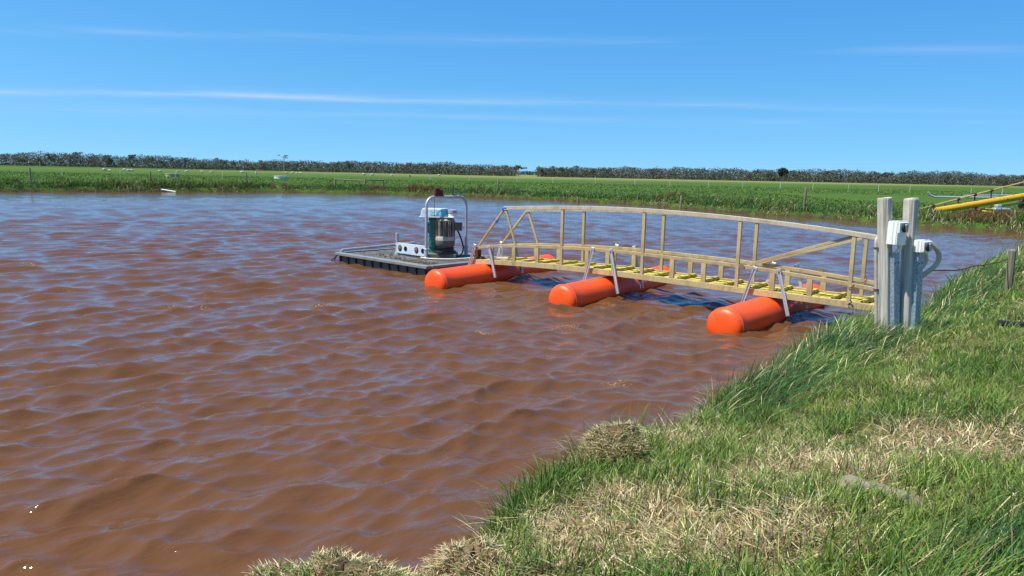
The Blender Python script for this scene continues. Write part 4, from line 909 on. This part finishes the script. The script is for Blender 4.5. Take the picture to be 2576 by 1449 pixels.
# ------------------------------------------------------------------ rank grass on the far bank and tufts in the paddock
rank = Blades(); pts = np.array(NEAR[-2:] + FAR[:-3], float)
for i in range(len(pts) - 1):
    A, B = pts[i], pts[i + 1]; L = np.hypot(*(B - A)); dd = max(25., math.hypot(*((A + B) / 2))); n = int(L * 900 * (45 / dd) ** .6)
    e = (B - A) / L; nn = np.array([e[1], -e[0]])
    t = rng.random(n); o_ = rng.uniform(-.9, 3.6, n); x = A[0] + t * (B - A)[0] - nn[0] * o_ * -1; y = A[1] + t * (B - A)[1] - nn[1] * o_ * -1
    d, P = roots(x, y); k = (d > .03) & (d < 3.4); x, y, d, P = x[k], y[k], d[k], P[k]; n = len(x)
    cl = fbm(x * .55, y * .55, 71, 3); dry = rng.random(n) < np.clip((.62 - d) * 1.2 + (cl - .5) * 1.2, .07, .85)
    rusty = (fbm(x * .22 + 9, y * .22, 74, 2) > .70) & (d > .6) & (d < 2)
    prof_ = sstep(-.1, .6, d) * (1 - .75 * sstep(1.6, 3.3, d))
    h = (.10 + .62 * prof_ * np.clip(2.6 * (cl - .28), .12, 1.25)) * rng.uniform(.6, 1.15, n) * np.where(dry & (d < .6), .55, 1)
    lean = rng.normal(0, .35, (n, 2)) + WIND * .35
    tint = np.where(dry[:, None], pick(STRAWS, n) * .75, np.where((cl > .5)[:, None], pick(GREENS, n) * .8, pick(DARKS, n))); tint[rusty] = (np.array([.13, .06, .025]) * rng.uniform(.7, 1.3, (int(rusty.sum()), 1)))
    rank.add(P, h, rng.uniform(.016, .032, n) * np.clip(dd / 45, .7, 1.5), lean, tint, .8)
tag(rank.build('rank_grass'), kind='stuff')
pad = Blades()
for (x0, x1, y0, y1, dens, sz) in ((-62, 30, 52, 92, 11, 1.3), (5, 60, 32, 62, 26, 1.0), (-110, 90, 92, 150, 2.6, 2.0)):
    x, y = scatter(x0, x1, y0, y1, dens); k = np.abs(x) < y * .82 + 3; x, y = x[k], y[k]; d, P = roots(x, y); k = (d > 1.6); x, y, P = x[k], y[k], P[k]; n = len(x)
    cl = fbm(x * .3, y * .3, 81, 3)
    pad.add(P, rng.uniform(.05, .16, n) * (.5 + cl) * sz ** .5, rng.uniform(.03, .07, n) * sz, rng.normal(0, .5, (n, 2)) + WIND * .3, np.where((cl > .5)[:, None], pick(GREENS, n), pick(GREENS, n) * .8), .6)
tag(pad.build('paddock_grass'), kind='stuff')

# ------------------------------------------------------------------ across the water: fence posts, troughs, rail, cattle
post_m = MB(); post_m.lathe([(.085, -.4), (.08, .5), (.075, 1.15), (.05, 1.2)], 9); pm = post_m.mesh('fence_post', M['bank_post'], True)
def stand(u, v, z=.55):
    p = at_z(u, v, z); return Vector((p.x, p.y, gz(p.x, p.y)))
fence = [(78, 461, 1.15, 'stout grey fence post on the far bank, farthest from the rail barrier'), (378, 461, 1.0, 'grey fence post on the far bank in front of the tan round trough'), (621, 462, 1.05, 'grey fence post on the far bank between the two round troughs'),
         (1253, 481, 1.0, 'leaning grey fence post on the far bank beyond the pump hoop'), (1455, 495, 1.1, 'grey fence post on the far bank beyond the raked end of the gangway handrail'), (1712, 506, 1.1, 'grey fence post on the far bank beyond the middle of the handrail'), (2022, 522, 1.15, 'grey fence post on the far bank beyond the bank end of the handrail')]
for (u, v, sc_, lab) in fence:
    p = stand(u, v); o = link('fence_post', pm, None, p, (R(random.uniform(-3, 3)), R(random.uniform(-3, 3)), random.uniform(0, 6))); o.scale = (1, 1, sc_); tag(o, lab, 'post', 'fence posts along the far bank')
pr = [stand(u, v) for u, v in ((843, 466), (918, 470), (964, 470))]
rail = thing('rail_barrier', 'low timber rail on three posts standing on the far bank', 'barrier', pr[0])
for p in pr:
    m = MB(); m.lathe([(.09, -.3), (.085, .75), (.06, .78)], 9); m.build('post', M['bank_post'], rail, smooth=True, loc=p - pr[0])
for a_, b_ in ((0, 1), (1, 2)):
    m = MB(); m.tube([pr[a_] - pr[0] + Vector((0, -.02, .66)), pr[b_] - pr[0] + Vector((0, -.02, .66))], .07, 8); m.build('rail', M['bank_post'], rail, smooth=True)
def trough(u, v, r, h, mat, label):
    p = stand(u, v); o = thing('water_trough', label, 'trough', p, 0, 'round water troughs in the paddock')
    m = MB(); m.lathe([(r, -.1), (r * 1.01, h), (r * .93, h), (r * .92, .1)], 28); m.build('wall', mat, o, smooth=True)
    m = MB(); m.lathe([(r * .92, h - .12), (.01, h - .119)], 28); m.build('water', M['hollow'], o)
    m = MB(); m.lathe([(r * 1.03, h - .07), (r * 1.04, h - .06), (r * 1.04, h + .01), (r * .93, h + .012)], 28); m.build('rim', mat, o, smooth=True)
trough(434, 445.5, 1.05, .48, M['trough'], 'tan concrete round trough in the far paddock')
trough(706, 450.5, 1.05, .46, M['trough_white'], 'white round trough in the far paddock near the rail barrier')
p = at_z(420, 479, .12); cable('broken_pipe', [Vector((p.x - 1.9, p.y, .42)), Vector((p.x - 1.6, p.y - .1, .38)), Vector((p.x - .2, p.y - .6, .22)), Vector((p.x + 1.2, p.y - .9, .05))], .055, M['white'], 'white pipe lying down the far bank to the water', 'pipe')
# thin electric fence standards
sm = MB(); sm.tube([(0, 0, -.2), (0, 0, 1.0)], .022, 6); sm.tube([(0, 0, .95), (.05, 0, 1.02)], .016, 5); smm = sm.mesh('fence_standard', M['offwhite'], True)
for (u, v) in ((157, 444), (302, 446), (442, 449), (560, 449), (772, 448), (817, 448), (1082, 455), (1180, 457), (1300, 460), (1390, 463), (1498, 465), (1597, 468), (1685, 470), (1782, 473), (1868, 476), (1962, 477), (2044, 481), (2133, 482), (2210, 484), (2288, 486), (2442, 489), (2520, 492)):
    p = stand(u, v - 1); o = link('fence_standard', smm, None, p, (R(random.uniform(-4, 4)), R(random.uniform(-4, 4)), random.uniform(0, 6))); tag(o, 'thin pale electric fence standard in the green paddock', 'fence standard', 'electric fence standards across the paddock')
# grazing sheep, built once as a skinned body
def sheep_mesh(name, mat):
    sk = [((-.65, 0, 1.06), .36), ((-.35, 0, 1.04), .44), ((.1, 0, 1.02), .46), ((.45, 0, 1.04), .40), ((.78, 0, 1.0), .24), ((1.1, 0, .75), .16), ((1.25, 0, .42), .13), ((1.38, 0, .16), .09)]
    ed = [(i, i + 1) for i in range(7)]
    for root, dx in ((0, -.1), (3, .1)):
        for sy in (-.2, .2):
            i = len(sk); x = sk[root][0][0] + dx
            sk += [((x, sy, .72), .14), ((x + (-.06 if root == 0 else .0), sy, .40), .075), ((x + .02, sy, .04), .06)]; ed += [(root, i), (i, i + 1), (i + 1, i + 2)]
    i = len(sk); sk += [((-1.02, 0, 1.05), .05), ((-1.08, 0, .55), .04)]; ed += [(0, i), (i, i + 1)]
    i = len(sk); sk += [((1.14, -.2, .66), .04), ((1.14, .2, .66), .04)]; ed += [(5, i), (5, i + 1)]
    me = bpy.data.meshes.new(name + '_cage'); me.from_pydata([p for p, _ in sk], ed, []); o = bpy.data.objects.new('cage', me); col.objects.link(o)
    md = o.modifiers.new('skin', 'SKIN'); 
    for v_, (_, r) in zip(me.skin_vertices[0].data, sk): v_.radius = (r, r)
    me.skin_vertices[0].data[2].use_root = True
    o.modifiers.new('sub', 'SUBSURF').levels = 1
    dg = bpy.context.evaluated_depsgraph_get(); out = bpy.data.meshes.new_from_object(o.evaluated_get(dg)); bpy.data.objects.remove(o); out.name = name; out.materials.clear(); out.materials.append(mat); out.polygons.foreach_set('use_smooth', [True] * len(out.polygons)); return out
def hide_mat():
    m, t, b = new_mat('sheep_fleece'); f = noise_fac(t, 1.3, 1, .4)
    o = nd(t, 'ShaderNodeObjectInfo'); a_ = nd(t, 'ShaderNodeMath', operation='MULTIPLY_ADD'); t.links.new(o.outputs['Random'], a_.inputs[0]); a_.inputs[1].default_value = .42; t.links.new(f, a_.inputs[2])
    t.links.new(ramp(t, a_.outputs[0], [(.40, (.03, .025, .022)), (.43, (.50, .46, .39))]), b.inputs['Base Color']); b.inputs['Roughness'].default_value = .8; return m
M['hide'] = hide_mat(); cm = sheep_mesh('sheep', M['hide'])
for (u, v) in ((262, 432), (276, 432.5), (313, 431), (323, 433), (332, 433), (402, 435), (447, 435), (470, 435.5), (508, 435.5), (533, 436.5), (609, 437.5), (644, 438), (720, 438), (735, 438), (746, 439), (756, 439.5), (875, 442), (915, 443), (936, 444), (985, 445), (1030, 446), (1104, 444)):
    p = at_z(u, v, .55); o = link('sheep', cm, None, (p.x, p.y, gz(p.x, p.y)), (0, 0, random.uniform(0, 6.28))); k_ = random.uniform(.42, .55); o.scale = (k_, k_ * 1.1, k_); tag(o, 'small pale sheep grazing far off in the green paddock', 'sheep', 'sheep grazing across the paddock')

# ------------------------------------------------------------------ the gum woodland along the far side of the paddock
OLIVES = np.array([(.096, .108, .066), (.122, .130, .084), (.076, .090, .058), (.140, .138, .098), (.112, .110, .080)])
def crown(n_cl, rx, rz, z0, n_leaf, size, seed, pal, flat=.5):
    r_ = np.random.default_rng(seed); C = np.stack([r_.normal(0, rx * .45, n_cl), r_.normal(0, rx * .45, n_cl), z0 + rz * r_.beta(2.2, 1.3, n_cl)], -1)
    V = []; T = []
    for c in C:
        rad = rx * r_.uniform(.22, .42); k = r_.normal(0, 1, (n_leaf, 3)); k /= np.linalg.norm(k, axis=1)[:, None]; k *= (r_.random((n_leaf, 1)) ** .4) * rad; k[:, 2] *= flat
        tint = pal[r_.integers(0, len(pal))] * r_.uniform(.75, 1.3)
        for p in k + c:
            a = r_.normal(0, 1, 3); a /= np.linalg.norm(a); b = np.cross(a, r_.normal(0, 1, 3)); b /= np.linalg.norm(b); s_ = size * r_.uniform(.55, 1.2)
            V.append(np.stack([p - a * s_, p + b * s_ * .6, p + a * s_, p - b * s_ * .6])); T.append(np.repeat((tint * r_.uniform(.8, 1.25))[None], 4, 0))
    return np.concatenate(V), np.concatenate(T), C
def leaf_mesh(name, V, T):
    F = np.arange(len(V)).reshape(-1, 4); me = np_mesh(name, V, F, M['leaf'], smooth=False); set_attr(me, 'tint', T); return me
def gum(seed, h, wide, n_cl):
    V, T, C = crown(n_cl, wide, h * .42, h * .50, 52, .27, seed, OLIVES, .7); r_ = random.Random(seed)
    m = MB(); bend = r_.uniform(-.5, .5); top = Vector((bend, r_.uniform(-.3, .3), h * .62)); m.tube([(0, 0, -.3), (bend * .3, 0, h * .3), top], [.22, .16, .10], 6)
    for c in C[::2]: m.tube([Vector((bend * .4, 0, h * r_.uniform(.28, .5))), (top + Vector(c)) / 2 + Vector((0, 0, -.3)), Vector(c)], [.10, .07, .03], 5)
    return m.mesh('trunk', M['bark'], True), leaf_mesh('crown', V, T)
kinds = [gum(100 + i, 7.4 + (i % 3) * .5, 2.4 + .35 * (i % 4), 11 + i % 4) for i in range(7)]
line = [(-470, 455), (-400, 480), (-335, 505), (-190, 530), (-110, 505), (-40, 480), (4, 468), (40, 465), (120, 470), (240, 500), (345, 520), (440, 545)]
def line_y(x): return float(np.interp(x, [a for a, _ in line], [b for _, b in line]))
def gap(x): return 2 < x < 15
hmul = [(-470, 1.30), (-335, 1.25), (-240, 1.1), (-190, .92), (-110, .95), (-30, .98), (40, .92), (130, .95), (240, 1.0), (345, 1.12), (470, 1.2)]
r_ = random.Random(21); wood_V = []; wood_T = []
NT = 190
for i in range(NT):
    x = -470 + 940 * (i + r_.uniform(-.45, .45)) / NT
    if gap(x): continue
    y = line_y(x) + abs(r_.gauss(0, 5)) + (0 if r_.random() < .65 else 9); tr, cr = kinds[r_.randrange(len(kinds))]; k = interp(x, hmul) * r_.uniform(.66, 1.04)
    root = thing('gum_tree', 'olive gum tree along the edge of the far woodland', 'tree', (x, y, gz(x, y)), r_.uniform(0, 6.28), 'gum trees along the far woodland edge'); root.scale = (k * r_.uniform(.95, 1.35), k * r_.uniform(.95, 1.35), k)
    link('trunk', tr, root); link('crown', cr, root)
# the mass behind and beneath them that nobody could count
wr = np.random.default_rng(8); n = 190000
x = wr.uniform(-480, 480, n); k = ~((x > 1) & (x < 15)); x = x[k]; n = len(x)
yb = np.interp(x, [a for a, _ in line], [b for _, b in line]); dep = wr.uniform(0, 1, n) ** 1.3 * 34; y = yb + dep
hm = np.interp(x, [a for a, _ in hmul], [b for _, b in hmul]); topz = (4.7 + 2.7 * sstep(0, 12, dep)) * hm * (.44 + .58 * fbm(x * .035, y * .03, 47, 2) + .36 * vnoise(x * .17, y * .12, 41) + .26 * vnoise(x * .45, y * .3, 43)) * .95
z = .2 + topz * wr.uniform(0, 1, n) ** .85
a = wr.normal(0, 1, (n, 3)); a /= np.linalg.norm(a, axis=1)[:, None]; b = np.cross(a, wr.normal(0, 1, (n, 3))); b /= np.linalg.norm(b, axis=1)[:, None]; s_ = wr.uniform(.22, .56, (n, 1)); P = np.stack([x, y, z], -1)
V = np.stack([P - a * s_, P + b * s_ * .65, P + a * s_, P - b * s_ * .65], 1).reshape(-1, 3)
T = OLIVES[(fbm(x * .2, y * .2, 44, 2) * 4.99).astype(int)] * wr.uniform(.65, 1.25, (n, 1)) ; T = np.repeat(T, 4, 0)
wood = tag(link('woodland', leaf_mesh('woodland', V, T)), kind='stuff')
# a lower wood far beyond, seen through the gap
n = 3500; x = wr.uniform(-40, 70, n); y = wr.uniform(900, 940, n); z = wr.uniform(0, 1, n) ** .8 * 5.5 * (.6 + .6 * vnoise(x * .2, y * .02, 3)); P = np.stack([x, y, z], -1)
a = wr.normal(0, 1, (n, 3)); b = wr.normal(0, 1, (n, 3)); V = np.stack([P - a * .5, P + b * .4, P + a * .5, P - b * .4], 1).reshape(-1, 3)
tag(link('distant_woodland', leaf_mesh('distant_woodland', V, np.repeat(np.array([[.055, .07, .045]]) * wr.uniform(.7, 1.2, (n, 1)), 4, 0))), kind='stuff')
# individual trees that stand out
def one_tree(u, h, wide, n_cl, z0f, pal, size, flat, label, seed, name, y=None, nl=40):
    d = px_ray(u, 450); yy = y or line_y(d.x / d.y * 500); x = d.x / d.y * yy; V, T, C = crown(n_cl, wide, h * (1 - z0f) * .9, h * z0f, nl, size, seed, pal, flat)
    root = thing(name, label, 'tree', (x, yy, gz(x, yy)), 0); rr_ = random.Random(seed)
    m = MB(); m.tube([(0, 0, -.3), (.15, 0, h * z0f * .7), (0, 0, h * .8)], [.3, .22, .08], 7)
    for c in C[::2]: m.tube([Vector((.1, 0, h * z0f * rr_.uniform(.6, 1))), Vector(c)], [.10, .03], 5)
    m.build('trunk', M['bark'], root, smooth=True); link('crown', leaf_mesh('crown', V, T), root)
PINE = np.array([(.014, .030, .016), (.020, .040, .020), (.010, .022, .014)])
one_tree(1968, 8.6, 3.4, 26, .28, PINE, .42, .9, 'dark round conifer standing above the olive woodland', 5, 'conifer', y=455, nl=44)
one_tree(715, 11.2, 3.0, 7, .74, OLIVES, .36, .35, 'tall thin gum with umbrella crown rising above the woodland', 6, 'gum_tree', nl=24)
one_tree(1304, 6.6, 3.6, 14, .42, OLIVES * .8, .40, .55, 'spreading gum on its own beside the woodland gap, trunk clear of the mass', 9, 'gum_tree', y=462)
one_tree(1358, 6.2, 3.0, 12, .40, OLIVES, .40, .55, 'rounded low gum opening the long woodland stretch after the gap', 12, 'gum_tree', y=466)
